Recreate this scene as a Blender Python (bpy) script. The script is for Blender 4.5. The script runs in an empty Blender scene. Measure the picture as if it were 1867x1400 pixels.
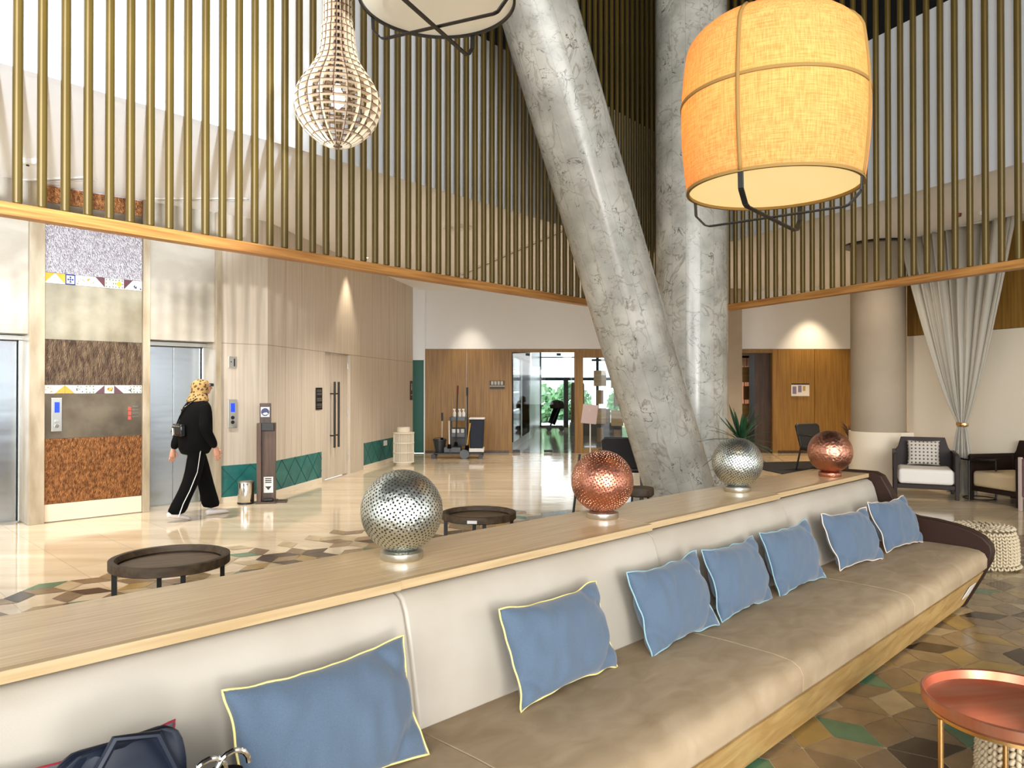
import bpy, bmesh, math, random
from mathutils import Vector, Matrix, noise
R = math.radians
SQ = math.sqrt(2)
F = 1350.0
HZ = 709.0
CAMZ = 1.5

# ------------------------------------------------------------------ camera, world, big lights, exposure
scene = bpy.context.scene
COL = scene.collection
cam_d = bpy.data.cameras.new('camera'); cam = bpy.data.objects.new('camera', cam_d); COL.objects.link(cam)
cam_d.sensor_width = 36; cam_d.lens = F / 1867 * 36; cam_d.clip_start = .05; cam_d.clip_end = 200
cam.location = (0, 0, CAMZ)
cam.rotation_euler = (R(90) + math.atan((HZ - 700) / F), 0, 0)
scene.camera = cam
scene.view_settings.view_transform = 'Standard'; scene.view_settings.look = 'None'
scene.view_settings.gamma = 1; scene.view_settings.use_curve_mapping = False
scene.view_settings.exposure = 0.3
scene.cycles.max_bounces = 8; scene.cycles.diffuse_bounces = 5; scene.cycles.glossy_bounces = 4
scene.cycles.sample_clamp_indirect = 6

world = bpy.data.worlds.new('daylight'); scene.world = world; world.use_nodes = True
wb = world.node_tree.nodes['Background']; wb.inputs[0].default_value = (.92, .96, 1, 1); wb.inputs[1].default_value = 2.3


def light(kind, name, loc, target, energy, color=(1, 1, 1), **kw):
    d = bpy.data.lights.new(name, kind); o = bpy.data.objects.new(name, d); COL.objects.link(o)
    d.energy = energy; d.color = color
    for k, v in kw.items(): setattr(d, k, v)
    o.location = loc
    o.rotation_euler = (Vector(target) - Vector(loc)).to_track_quat('-Z', 'Y').to_euler()
    return o


# daylight entering through the tall glazing behind and beside the seating
light('AREA', 'window_daylight', (0, -9, 4.8), (0, 6, 2.6), 1500, (1, .985, .96), shape='RECTANGLE', size=14, size_y=5)
# low bright daylight through the ground-floor glazing
light('AREA', 'low_window_daylight', (3.4, -6.2, 1.35), (-1.5, 7, 3.0), 250, (1, .99, .98), shape='RECTANGLE', size=1.8, size_y=1.3)
# overcast sky light falling through the rear glazing
light('AREA', 'rear_daylight', (3, 34, 6.5), (2.4, 24, 0), 1500, (.9, .96, 1), shape='RECTANGLE', size=5, size_y=3)
# shaft of sun on the bulkhead behind the slats
light('SPOT', 'sun_shaft', (2.0, -6.5, 7.4), (-3.6, 5.3, 5.2), 5000, (1, .97, .9), spot_size=R(23), spot_blend=.35, shadow_soft_size=.15)

# the sun's glint thrown up by the polished floor near the glazing
light('SPOT', 'floor_glint', (2.2, -4.0, .4), (-3.8, 5.5, 4.05), 8500, (.86, .93, 1), spot_size=R(24), spot_blend=.3, shadow_soft_size=.12)

# ------------------------------------------------------------------ helpers


def S(u, d, z=0):
    return Vector(((u - d) / SQ, (u + d) / SQ, z))


def P(px, py, Y):
    return Vector(((px - 933.5) / F * Y, Y, CAMZ + (HZ - py) / F * Y))


def lin(c):
    return tuple(((v / 255) / 12.92 if v / 255 <= .04045 else ((v / 255 + .055) / 1.055) ** 2.4) for v in c) + (1,)


class MB:
    def __init__(s): s.bm = bmesh.new(); s.mi = 0

    def _faces(s, n0):
        s.bm.faces.ensure_lookup_table()
        for f in s.bm.faces[n0:]: f.material_index = s.mi

    def box(s, x0, x1, y0, y1, z0, z1, m=None):
        n0 = len(s.bm.faces)
        mt = Matrix.Translation(((x0 + x1) / 2, (y0 + y1) / 2, (z0 + z1) / 2)) @ Matrix.Diagonal((abs(x1 - x0), abs(y1 - y0), abs(z1 - z0), 1))
        if m is not None: mt = m @ mt
        bmesh.ops.create_cube(s.bm, size=1, matrix=mt); s._faces(n0); return s

    def bar(s, a, b, w, h, up=(0, 0, 1)):
        a, b = Vector(a), Vector(b); z = (b - a); L = z.length; z = z.normalized(); up = Vector(up)
        x = up.cross(z)
        if x.length < 1e-4: x = Vector((1, 0, 0))
        x.normalize(); y = z.cross(x)
        m = Matrix((x, y, z)).transposed().to_4x4(); m.translation = (a + b) / 2
        n0 = len(s.bm.faces)
        bmesh.ops.create_cube(s.bm, size=1, matrix=m @ Matrix.Diagonal((w, h, L, 1))); s._faces(n0); return s

    def cyl(s, a, b, r0, r1=None, n=24, cap=True):
        r1 = r0 if r1 is None else r1
        a, b = Vector(a), Vector(b); z = b - a; L = z.length
        q = z.to_track_quat('Z', 'Y').to_matrix().to_4x4(); q.translation = (a + b) / 2
        n0 = len(s.bm.faces)
        bmesh.ops.create_cone(s.bm, cap_ends=cap, segments=n, radius1=r0, radius2=r1, depth=L, matrix=q); s._faces(n0); return s

    def tube(s, pts, r, n=8, closed=False):
        pts = [Vector(p) for p in pts]; N = len(pts); rings = []
        prev = None
        for i, p in enumerate(pts):
            a = pts[(i - 1) % N] if (closed or i > 0) else p
            b = pts[(i + 1) % N] if (closed or i < N - 1) else p
            t = (b - a).normalized()
            if prev is None:
                x = t.orthogonal().normalized()
            else:
                x = prev - t * prev.dot(t); x = x.normalized() if x.length > 1e-6 else t.orthogonal().normalized()
            prev = x; y = t.cross(x)
            rr = r[i] if isinstance(r, (list, tuple)) else r
            rings.append([s.bm.verts.new(p + (x * math.cos(k * 2 * math.pi / n) + y * math.sin(k * 2 * math.pi / n)) * rr) for k in range(n)])
        n0 = len(s.bm.faces)
        M_ = N if closed else N - 1
        for i in range(M_):
            A, B = rings[i], rings[(i + 1) % N]
            for k in range(n): s.bm.faces.new((A[k], A[(k + 1) % n], B[(k + 1) % n], B[k]))
        if not closed:
            s.bm.faces.new(rings[0][::-1]); s.bm.faces.new(rings[-1])
        s._faces(n0); return s

    def lathe(s, prof, n=48, c=(0, 0, 0), closed=False, m=None):
        c = Vector(c); rings = []
        for r, z in prof:
            if r < 1e-5:
                rings.append([s.bm.verts.new(c + Vector((0, 0, z)))])
            else:
                rings.append([s.bm.verts.new(c + Vector((r * math.cos(k * 2 * math.pi / n), r * math.sin(k * 2 * math.pi / n), z))) for k in range(n)])
        if m is not None:
            for rg in rings:
                for v in rg: v.co = m @ v.co
        n0 = len(s.bm.faces); K = len(rings)
        for i in range(K if closed else K - 1):
            A, B = rings[i], rings[(i + 1) % K]
            for k in range(n):
                k2 = (k + 1) % n
                if len(A) == 1 and len(B) == 1: continue
                if len(A) == 1: s.bm.faces.new((A[0], B[k2], B[k]))
                elif len(B) == 1: s.bm.faces.new((A[k], A[k2], B[0]))
                else: s.bm.faces.new((A[k], A[k2], B[k2], B[k]))
        s._faces(n0); return s

    def loft(s, rings, cap=True):
        vs = [[s.bm.verts.new(Vector(p)) for p in rg] for rg in rings]; n = len(vs[0]); n0 = len(s.bm.faces)
        for A, B in zip(vs, vs[1:]):
            for k in range(n): s.bm.faces.new((A[k], A[(k + 1) % n], B[(k + 1) % n], B[k]))
        if cap: s.bm.faces.new(vs[0][::-1]); s.bm.faces.new(vs[-1])
        s._faces(n0); return s

    def prism(s, poly, f, a, b):
        """poly 2-D outline, f(p, t) -> 3-D point, extruded from t=a to t=b"""
        return s.loft([[f(p, a) for p in poly], [f(p, b) for p in poly]])

    def face(s, pts):
        n0 = len(s.bm.faces)
        s.bm.faces.new([s.bm.verts.new(Vector(p)) for p in pts]); s._faces(n0); return s

    def build(s, name, mats, parent=None, smooth=False, bevel=0, loc=None, rotz=None, seg=2, subd=0, norm=True):
        if norm: bmesh.ops.recalc_face_normals(s.bm, faces=s.bm.faces)
        me = bpy.data.meshes.new(name); s.bm.to_mesh(me); s.bm.free()
        if not isinstance(mats, (list, tuple)): mats = [mats]
        for m in mats: me.materials.append(m)
        o = bpy.data.objects.new(name, me); COL.objects.link(o)
        if parent: o.parent = parent
        if loc is not None: o.location = loc
        if rotz is not None: o.rotation_euler = (0, 0, rotz)
        if smooth:
            me.polygons.foreach_set('use_smooth', [True] * len(me.polygons))
            if smooth != 'all':
                me.update()
                try:
                    me.set_sharp_from_angle(angle=R(40))
                except Exception: pass
        if bevel:
            b = o.modifiers.new('bevel', 'BEVEL'); b.width = bevel; b.segments = seg; b.limit_method = 'ANGLE'; b.angle_limit = R(35)
        if subd:
            b = o.modifiers.new('subsurf', 'SUBSURF'); b.levels = subd; b.render_levels = subd
        return o


def tag(o, label, cat, group=None, kind=None):
    o['label'] = label; o['category'] = cat
    if group: o['group'] = group
    if kind: o['kind'] = kind
    return o


def thing(name, label, cat, loc=(0, 0, 0), rotz=0, group=None):
    o = bpy.data.objects.new(name, None); COL.objects.link(o); o.location = loc; o.rotation_euler = (0, 0, rotz)
    o.empty_display_size = .1
    return tag(o, label, cat, group)


def st(o):
    o['kind'] = 'structure'; return o


def copy_tree(o, parent=None):
    c = o.copy(); COL.objects.link(c); c.parent = parent
    for ch in list(o.children): copy_tree(ch, c)
    return c


# ------------------------------------------------------------------ materials
def newmat(name):
    m = bpy.data.materials.new(name); m.use_nodes = True
    return m, m.node_tree.nodes, m.node_tree.links, m.node_tree.nodes['Principled BSDF']


def mat(name, c, rough=.5, metal=0, c2=None, scale=(4, 4, 4), detail=4, lo=.35, hi=.65, bump=0, bscale=None, coat=0, spec=.5, dist=0, sheen=0, bdist=.01, trans=0, aniso=0, emit=None, es=0, alpha=1):
    m, N, L, b = newmat(name)
    b.inputs['Base Color'].default_value = lin(c); b.inputs['Roughness'].default_value = rough; b.inputs['Metallic'].default_value = metal
    b.inputs['Coat Weight'].default_value = coat; b.inputs['Coat Roughness'].default_value = .08
    b.inputs['Specular IOR Level'].default_value = spec; b.inputs['Sheen Weight'].default_value = sheen
    b.inputs['Transmission Weight'].default_value = trans
    if emit: b.inputs['Emission Color'].default_value = lin(emit); b.inputs['Emission Strength'].default_value = es
    if c2 or bump:
        tc = N.new('ShaderNodeTexCoord')

        def nz(sc, det):
            mp = N.new('ShaderNodeMapping'); mp.inputs['Scale'].default_value = sc
            L.new(tc.outputs['Object'], mp.inputs[0])
            t = N.new('ShaderNodeTexNoise'); t.inputs['Scale'].default_value = 1; t.inputs['Detail'].default_value = det; t.inputs['Distortion'].default_value = dist
            L.new(mp.outputs[0], t.inputs['Vector']); return t
        if c2:
            t = nz(scale, detail); r = N.new('ShaderNodeValToRGB')
            r.color_ramp.elements[0].position = lo; r.color_ramp.elements[1].position = hi
            r.color_ramp.elements[0].color = lin(c); r.color_ramp.elements[1].color = lin(c2)
            L.new(t.outputs[0], r.inputs[0]); L.new(r.outputs[0], b.inputs['Base Color'])
        if bump:
            t = nz(bscale or scale, 3); bp = N.new('ShaderNodeBump'); bp.inputs['Strength'].default_value = bump; bp.inputs['Distance'].default_value = bdist
            L.new(t.outputs[0], bp.inputs['Height']); L.new(bp.outputs[0], b.inputs['Normal'])
    return m


def marble():
    m, N, L, b = newmat('column_marble')
    tc = N.new('ShaderNodeTexCoord')
    base = N.new('ShaderNodeTexNoise'); base.inputs['Scale'].default_value = 2.2; base.inputs['Detail'].default_value = 8
    L.new(tc.outputs['Object'], base.inputs['Vector'])
    r0 = N.new('ShaderNodeValToRGB'); r0.color_ramp.elements[0].position = .35; r0.color_ramp.elements[1].position = .7
    r0.color_ramp.elements[0].color = lin((150, 148, 138)); r0.color_ramp.elements[1].color = lin((196, 193, 182))
    L.new(base.outputs[0], r0.inputs[0])
    # veins, broken panel by panel
    sep = N.new('ShaderNodeSeparateXYZ'); L.new(tc.outputs['Object'], sep.inputs[0])
    at = N.new('ShaderNodeMath'); at.operation = 'ARCTAN2'; L.new(sep.outputs[1], at.inputs[0]); L.new(sep.outputs[0], at.inputs[1])
    ml = N.new('ShaderNodeMath'); ml.operation = 'MULTIPLY'; ml.inputs[1].default_value = 16 / (2 * math.pi); L.new(at.outputs[0], ml.inputs[0])
    fl = N.new('ShaderNodeMath'); fl.operation = 'FLOOR'; L.new(ml.outputs[0], fl.inputs[0])
    off = N.new('ShaderNodeMath'); off.operation = 'MULTIPLY'; off.inputs[1].default_value = 3.7; L.new(fl.outputs[0], off.inputs[0])
    cmb = N.new('ShaderNodeCombineXYZ'); L.new(off.outputs[0], cmb.inputs[2])
    add = N.new('ShaderNodeVectorMath'); add.operation = 'ADD'; L.new(tc.outputs['Object'], add.inputs[0]); L.new(cmb.outputs[0], add.inputs[1])
    cur = r0.outputs[0]
    for sc, w, colr, k, (mlo, mhi) in ((3.2, .014, (58, 54, 46), 1, (.5, .6)), (8, .018, (70, 66, 60), .9, (.52, .66)), (1.7, .022, (120, 114, 98), .7, (.3, .6))):
        v = N.new('ShaderNodeTexNoise'); v.inputs['Scale'].default_value = sc; v.inputs['Detail'].default_value = 5; v.inputs['Distortion'].default_value = 1.6
        L.new(add.outputs[0], v.inputs['Vector'])
        s = N.new('ShaderNodeMath'); s.operation = 'SUBTRACT'; s.inputs[1].default_value = .5; L.new(v.outputs[0], s.inputs[0])
        a = N.new('ShaderNodeMath'); a.operation = 'ABSOLUTE'; L.new(s.outputs[0], a.inputs[0])
        mr = N.new('ShaderNodeMapRange'); mr.inputs[1].default_value = 0; mr.inputs[2].default_value = w; mr.inputs[3].default_value = k; mr.inputs[4].default_value = 0
        L.new(a.outputs[0], mr.inputs[0])
        g = N.new('ShaderNodeTexNoise'); g.inputs['Scale'].default_value = sc * .9; L.new(add.outputs[0], g.inputs['Vector'])
        gm = N.new('ShaderNodeMapRange'); gm.inputs[1].default_value = mlo; gm.inputs[2].default_value = mhi; L.new(g.outputs[0], gm.inputs[0])
        mu = N.new('ShaderNodeMath'); mu.operation = 'MULTIPLY'; L.new(mr.outputs[0], mu.inputs[0]); L.new(gm.outputs[0], mu.inputs[1])
        mx = N.new('ShaderNodeMix'); mx.data_type = 'RGBA'; L.new(mu.outputs[0], mx.inputs[0]); L.new(cur, mx.inputs[6]); mx.inputs[7].default_value = lin(colr)
        cur = mx.outputs[2]
    # panel joints
    fr = N.new('ShaderNodeMath'); fr.operation = 'FRACT'; L.new(ml.outputs[0], fr.inputs[0])
    lt = N.new('ShaderNodeMath'); lt.operation = 'LESS_THAN'; lt.inputs[1].default_value = .022; L.new(fr.outputs[0], lt.inputs[0])
    half = N.new('ShaderNodeMath'); half.operation = 'MULTIPLY'; half.inputs[1].default_value = .6; L.new(lt.outputs[0], half.inputs[0])
    mx = N.new('ShaderNodeMix'); mx.data_type = 'RGBA'; L.new(half.outputs[0], mx.inputs[0]); L.new(cur, mx.inputs[6]); mx.inputs[7].default_value = lin((120, 116, 106))
    L.new(mx.outputs[2], b.inputs['Base Color'])
    b.inputs['Roughness'].default_value = .22
    return m


def floor_mat():
    m, N, L, b = newmat('floor_marble')
    tc = N.new('ShaderNodeTexCoord')
    mp = N.new('ShaderNodeMapping'); mp.inputs['Rotation'].default_value = (0, 0, R(45)); mp.inputs['Scale'].default_value = (1, 1, 1)
    L.new(tc.outputs['Object'], mp.inputs[0])
    m2 = N.new('ShaderNodeMapping'); m2.inputs['Scale'].default_value = (.35, 3.5, 1); L.new(tc.outputs['Object'], m2.inputs[0])
    n = N.new('ShaderNodeTexNoise'); n.inputs['Scale'].default_value = 1.3; n.inputs['Detail'].default_value = 7; n.inputs['Distortion'].default_value = .6
    L.new(m2.outputs[0], n.inputs['Vector'])
    r = N.new('ShaderNodeValToRGB'); r.color_ramp.elements[0].position = .3; r.color_ramp.elements[1].position = .72
    r.color_ramp.elements[0].color = lin((200, 180, 148)); r.color_ramp.elements[1].color = lin((226, 210, 182)); L.new(n.outputs[0], r.inputs[0])
    br = N.new('ShaderNodeTexBrick'); br.offset = 0; br.inputs['Scale'].default_value = 1; br.inputs['Brick Width'].default_value = 1.0; br.inputs['Row Height'].default_value = .6
    br.inputs['Mortar Size'].default_value = .0025; br.inputs['Color1'].default_value = (1, 1, 1, 1); br.inputs['Color2'].default_value = (.9, .9, .9, 1); br.inputs['Mortar'].default_value = (.62, .6, .55, 1)
    L.new(mp.outputs[0], br.inputs['Vector'])
    mx = N.new('ShaderNodeMix'); mx.data_type = 'RGBA'; mx.blend_type = 'MULTIPLY'; mx.inputs[0].default_value = 1
    L.new(r.outputs[0], mx.inputs[6]); L.new(br.outputs[0], mx.inputs[7]); L.new(mx.outputs[2], b.inputs['Base Color'])
    b.inputs['Roughness'].default_value = .09; b.inputs['IOR'].default_value = 1.65
    w = N.new('ShaderNodeTexNoise'); w.inputs['Scale'].default_value = 2.2; w.inputs['Detail'].default_value = 2; L.new(tc.outputs['Object'], w.inputs['Vector'])
    bp = N.new('ShaderNodeBump'); bp.inputs['Strength'].default_value = .12; bp.inputs['Distance'].default_value = .02
    L.new(w.outputs[0], bp.inputs['Height']); L.new(bp.outputs[0], b.inputs['Normal'])
    return m


def leopard():
    m, N, L, b = newmat('leopard_print')
    tc = N.new('ShaderNodeTexCoord'); v = N.new('ShaderNodeTexVoronoi'); v.inputs['Scale'].default_value = 34
    L.new(tc.outputs['Object'], v.inputs['Vector'])
    r = N.new('ShaderNodeValToRGB'); e = r.color_ramp.elements; r.color_ramp.interpolation = 'CONSTANT'
    e[0].position = 0; e[0].color = lin((120, 84, 44)); e[1].position = .22; e[1].color = lin((25, 18, 12))
    x = e.new(.42); x.color = lin((172, 138, 84))
    L.new(v.outputs['Distance'], r.inputs[0]); L.new(r.outputs[0], b.inputs['Base Color']); b.inputs['Roughness'].default_value = .8
    return m


def dots():
    m, N, L, b = newmat('dotted_cushion_fabric')
    tc = N.new('ShaderNodeTexCoord'); v = N.new('ShaderNodeTexVoronoi'); v.inputs['Scale'].default_value = 20; v.inputs['Randomness'].default_value = 0; v.voronoi_dimensions = '2D'
    L.new(tc.outputs['Object'], v.inputs['Vector'])
    r = N.new('ShaderNodeValToRGB'); e = r.color_ramp.elements; r.color_ramp.interpolation = 'CONSTANT'
    e[0].color = lin((96, 84, 76)); e[1].position = .24; e[1].color = lin((196, 190, 180))
    L.new(v.outputs['Distance'], r.inputs[0]); L.new(r.outputs[0], b.inputs['Base Color']); b.inputs['Roughness'].default_value = .9
    return m


def linen(name, c, c2, transl=.45):
    m, N, L, b = newmat(name)
    tc = N.new('ShaderNodeTexCoord')
    outs = []
    for sc in ((14, 14, 260), (190, 190, 12)):
        mp = N.new('ShaderNodeMapping'); mp.inputs['Scale'].default_value = sc; L.new(tc.outputs['Object'], mp.inputs[0])
        n = N.new('ShaderNodeTexNoise'); n.inputs['Scale'].default_value = 1; n.inputs['Detail'].default_value = 2; L.new(mp.outputs[0], n.inputs['Vector']); outs.append(n)
    ad = N.new('ShaderNodeMath'); ad.operation = 'ADD'; L.new(outs[0].outputs[0], ad.inputs[0]); L.new(outs[1].outputs[0], ad.inputs[1])
    r = N.new('ShaderNodeValToRGB'); r.color_ramp.elements[0].position = .38; r.color_ramp.elements[1].position = .62
    hm = N.new('ShaderNodeMath'); hm.operation = 'MULTIPLY'; hm.inputs[1].default_value = .5; L.new(ad.outputs[0], hm.inputs[0])
    r.color_ramp.elements[0].color = lin(c2); r.color_ramp.elements[1].color = lin(c); L.new(hm.outputs[0], r.inputs[0])
    L.new(r.outputs[0], b.inputs['Base Color']); b.inputs['Roughness'].default_value = .95; b.inputs['Specular IOR Level'].default_value = .1
    t = N.new('ShaderNodeBsdfTranslucent'); L.new(r.outputs[0], t.inputs[0])
    mx = N.new('ShaderNodeMixShader'); mx.inputs[0].default_value = transl
    L.new(b.outputs[0], mx.inputs[1]); L.new(t.outputs[0], mx.inputs[2])
    L.new(mx.outputs[0], N['Material Output'].inputs[0])
    return m


def glass(name='clear_glass', tint=(250, 253, 253), gl=.08):
    m, N, L, b = newmat(name)
    t = N.new('ShaderNodeBsdfTransparent'); t.inputs[0].default_value = lin(tint)
    g = N.new('ShaderNodeBsdfGlossy'); g.inputs['Roughness'].default_value = .02
    fr = N.new('ShaderNodeFresnel'); fr.inputs[0].default_value = 1.45
    mx = N.new('ShaderNodeMixShader'); L.new(fr.outputs[0], mx.inputs[0]); L.new(t.outputs[0], mx.inputs[1]); L.new(g.outputs[0], mx.inputs[2])
    L.new(mx.outputs[0], N['Material Output'].inputs[0]); return m


def weave(name, c, c2, s=60):
    m, N, L, b = newmat(name)
    tc = N.new('ShaderNodeTexCoord'); v = N.new('ShaderNodeTexVoronoi'); v.inputs['Scale'].default_value = s; v.inputs['Randomness'].default_value = .4
    L.new(tc.outputs['Object'], v.inputs['Vector']); r = N.new('ShaderNodeValToRGB'); r.color_ramp.elements[0].color = lin(c); r.color_ramp.elements[1].color = lin(c2)
    r.color_ramp.elements[1].position = .7
    L.new(v.outputs['Distance'], r.inputs[0]); L.new(r.outputs[0], b.inputs['Base Color']); b.inputs['Roughness'].default_value = .8
    return m


WOOD_OAK = mat('oak_veneer', (196, 158, 98), .38, c2=(168, 130, 76), scale=(2, 50, 50), detail=3, coat=.15)
WOOD_TOP = mat('oak_console_top', (230, 202, 158), .3, c2=(210, 178, 132), scale=(3, 70, 70), detail=3, coat=.35)
WOOD_EDGE = mat('oak_edge_band', (198, 172, 132), .4, c2=(182, 154, 112), scale=(3, 60, 60))
WOOD_BASE = mat('oak_base_veneer', (206, 172, 112), .42, c2=(178, 140, 82), scale=(5, 26, 9), detail=3, dist=.6)
WOOD_WALL = mat('walnut_toned_panel', (152, 114, 52), .42, c2=(126, 90, 38), scale=(30, 30, 1.2), detail=4)
WOOD_BEAM = mat('beam_timber', (196, 140, 74), .45, c2=(150, 98, 46), scale=(1.5, 40, 40))
WOOD_DARK = mat('dark_timber', (74, 52, 36), .4, c2=(50, 34, 22), scale=(20, 20, 2))
WOOD_TRAY = mat('weathered_tray_wood', (84, 66, 46), .6, c2=(56, 42, 28), scale=(3, 40, 20))
WOOD_TRAY_IN = mat('weathered_tray_inside', (116, 94, 66), .5, c2=(88, 68, 46), scale=(3, 40, 20))
WOOD_PALE = mat('pale_ash_panel', (208, 198, 184), .5, c2=(194, 181, 164), scale=(26, 26, .7), detail=3)
PLY = mat('plywood_face', (212, 194, 166), .6)
PLY_EDGE = mat('burnt_plywood_edge', (66, 36, 20), .8)
MARBLE = marble()
FLOOR = floor_mat()
WHITE = mat('white_plaster', (228, 230, 232), .8)
CREAM = mat('cream_plaster', (230, 218, 196), .75)
GREYCEIL = mat('ceiling_paint', (243, 244, 247), .85)
BLACK_AND_SHADE = mat('black_and_void_shade', (10, 9, 8), .9)  # cabinet's own black; on upper walls and ceiling, the void's shade as colour
TAUPE = mat('taupe_suede', (166, 152, 132), .75, c2=(152, 138, 118), scale=(1, 1, 1))
GOLD = mat('brass_anodised_slat', (98, 80, 32), .42, .3, c2=(84, 68, 26), scale=(6, 6, 1))
STONE = mat('lift_surround_travertine', (184, 178, 166), .35, c2=(168, 160, 146), scale=(2.5, 2.5, 3.5), detail=9, dist=.4)
STONE_D = mat('lift_jamb_stone', (186, 174, 152), .35, c2=(150, 134, 108), scale=(6, 6, 1.5), detail=8)
STEEL = mat('brushed_steel', (176, 184, 190), .24, 1, bump=.12, bscale=(.7, .7, 2.6), bdist=.05)
STEEL_S = mat('polished_steel', (215, 215, 212), .1, 1)
STEEL_SATIN = mat('satin_steel', (200, 200, 194), .3, 1)
TEAL = mat('teal_tile', (44, 122, 116), .3, c2=(34, 98, 98), scale=(5, 5, 5))
TEAL_D = mat('teal_door_paint', (18, 84, 72), .5)
TEAL_J = mat('teal_tile_joint', (30, 84, 80), .6)
LEATHER = mat('beige_leather', (184, 176, 162), .42, c2=(174, 165, 150), scale=(3, 3, 3), bump=.05, bscale=(400, 400, 400))
SUEDE = mat('taupe_seat_suede', (184, 163, 134), .7, c2=(160, 138, 108), scale=(5, 9, 4), detail=5, lo=.3, hi=.75, dist=.8, spec=.2)
BROWN = mat('brown_leather', (48, 28, 18), .55, spec=.3)
BLUE = mat('blue_linen', (86, 104, 124), .85, c2=(76, 94, 114), scale=(420, 420, 420), sheen=.25, bump=.15, bscale=(14, 14, 14), bdist=.01)
PIPE_Y = mat('yellow_piping', (232, 216, 140), .6)
PIPE_B = mat('pale_blue_piping', (138, 174, 184), .6)
PIPE_W = mat('blush_piping', (222, 206, 190), .6)
PIPE_R = mat('red_piping', (172, 44, 62), .6)
SILVER = mat('hammered_silver', (206, 210, 202), .36, 1, bump=.35, bscale=(55, 55, 55), bdist=.01)
COPPER = mat('hammered_copper', (190, 134, 110), .34, 1, bump=.35, bscale=(55, 55, 55), bdist=.01)
HOLE_D = mat('dark_perforation', (28, 26, 24), .8)
HOLE_C = mat('dark_copper_perforation', (58, 24, 16), .7)
COPPER_T = mat('polished_copper_tray', (212, 150, 122), .34, .85, c2=(206, 118, 84), scale=(2, 14, 2))
BRASS = mat('brass_leg', (214, 170, 110), .25, 1)
BLACK = mat('black_metal', (18, 17, 16), .4)
BLACKF = mat('black_fabric', (7, 7, 8), .95, spec=.15)
BLACKG = mat('black_gloss', (12, 12, 14), .15)
CHAIRBLK = mat('black_leather', (20, 20, 22), .45)
ROPE = mat('cotton_rope', (206, 190, 160), .9)
NAVY = mat('navy_cart_bag', (22, 34, 52), .7)
NAVYL = mat('navy_leather', (14, 24, 42), .5)
GREYP = mat('grey_plastic', (96, 102, 108), .5)
WHITEP = mat('white_plastic', (228, 226, 222), .4)
CURTAIN = mat('grey_curtain_satin', (168, 162, 148), .5, sheen=.4)
SKIN = mat('skin', (196, 142, 116), .55)
SHOE = mat('white_trainers', (214, 208, 206), .6)
LEAF = mat('yucca_leaf', (36, 82, 44), .4, c2=(24, 58, 34), scale=(10, 10, 2))
TREE = mat('tree_leaves', (104, 158, 110), .8, c2=(160, 200, 150), scale=(2, 2, 2))
CHAIRWOOD = mat('espresso_wood', (34, 20, 14), .5, spec=.3)
CUSHW = mat('white_seat_cushion', (226, 222, 214), .8)
CUSHB = mat('beige_seat_cushion', (196, 176, 140), .8)
GL2 = glass('anti_reflective_glass'); GL2.node_tree.nodes['Fresnel'].inputs[0].default_value = 1.005
RATTAN = weave('rattan_panel', (124, 96, 92), (70, 50, 48), 70)
LEO = leopard(); DOT = dots(); GL = glass()
LINEN_O = linen('warm_linen_shade', (232, 190, 130), (202, 154, 94))
LINEN_W = linen('pale_linen_shade', (224, 214, 190), (206, 194, 166), .35)
SEAM = mat('shade_seam_tape', (150, 118, 60), .8)
DIFF_O = mat('lit_diffuser', (230, 214, 170), .6, emit=(255, 222, 150), es=.6)
DIFF_W = mat('pale_diffuser', (240, 234, 214), .6, emit=(255, 246, 222), es=.18)
BULB = mat('lit_downlight', (255, 240, 210), .5, emit=(255, 236, 200), es=4)
BULBW = mat('lamp_bulb', (255, 244, 220), .3, emit=(255, 236, 200), es=1.5)
BLUESCR = mat('blue_display', (20, 50, 230), .3, emit=(20, 60, 255), es=1.1)
REDSIGN = mat('red_label', (190, 80, 70), .5)
MET = dict(
    copper=mat('hammered_copper_sheet', (160, 108, 64), .38, .7, c2=(98, 60, 32), scale=(40, 40, 24), detail=6, bump=.5, bscale=(100, 100, 50), bdist=.02),
    grey=mat('patinated_steel_sheet', (128, 118, 102), .4, .55, c2=(96, 86, 72), scale=(3, 3, 3), detail=7),
    brown=mat('bronze_textured_sheet', (112, 94, 74), .4, .7, c2=(70, 54, 44), scale=(30, 30, 9), detail=6, bump=.5, bscale=(110, 110, 40), bdist=.015),
    pale=mat('pale_patinated_sheet', (160, 154, 136), .45, .4, c2=(132, 124, 104), scale=(3, 3, 3), detail=7),
    silver=mat('hammered_silver_sheet', (176, 172, 176), .3, .85, c2=(130, 124, 130), scale=(60, 60, 40), detail=5, bump=.5, bscale=(130, 130, 70), bdist=.02))

# ------------------------------------------------------------------ plan geometry
LP, LD = Vector((-3.556, 5.147, 0)), Vector((.638, .770, 0)).normalized()     # atrium edge towards the lifts
RP, RD = Vector((5.14, 7.44, 0)), Vector((-.406, .914, 0)).normalized()       # atrium edge towards the curtain
LEND, REND = 9.91, 5.84
APEX = LP + LD * LEND
CZ = 3.8           # lobby ceiling
FTOP = 5.84        # top of bulkhead
WY = 17.3          # rear timber wall
ELD = 9.57         # lift wall, d value

# ------------------------------------------------------------------ setting
st(MB().box(-20, 16, -13, 31, -.2, 0).build('floor', FLOOR))
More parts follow.
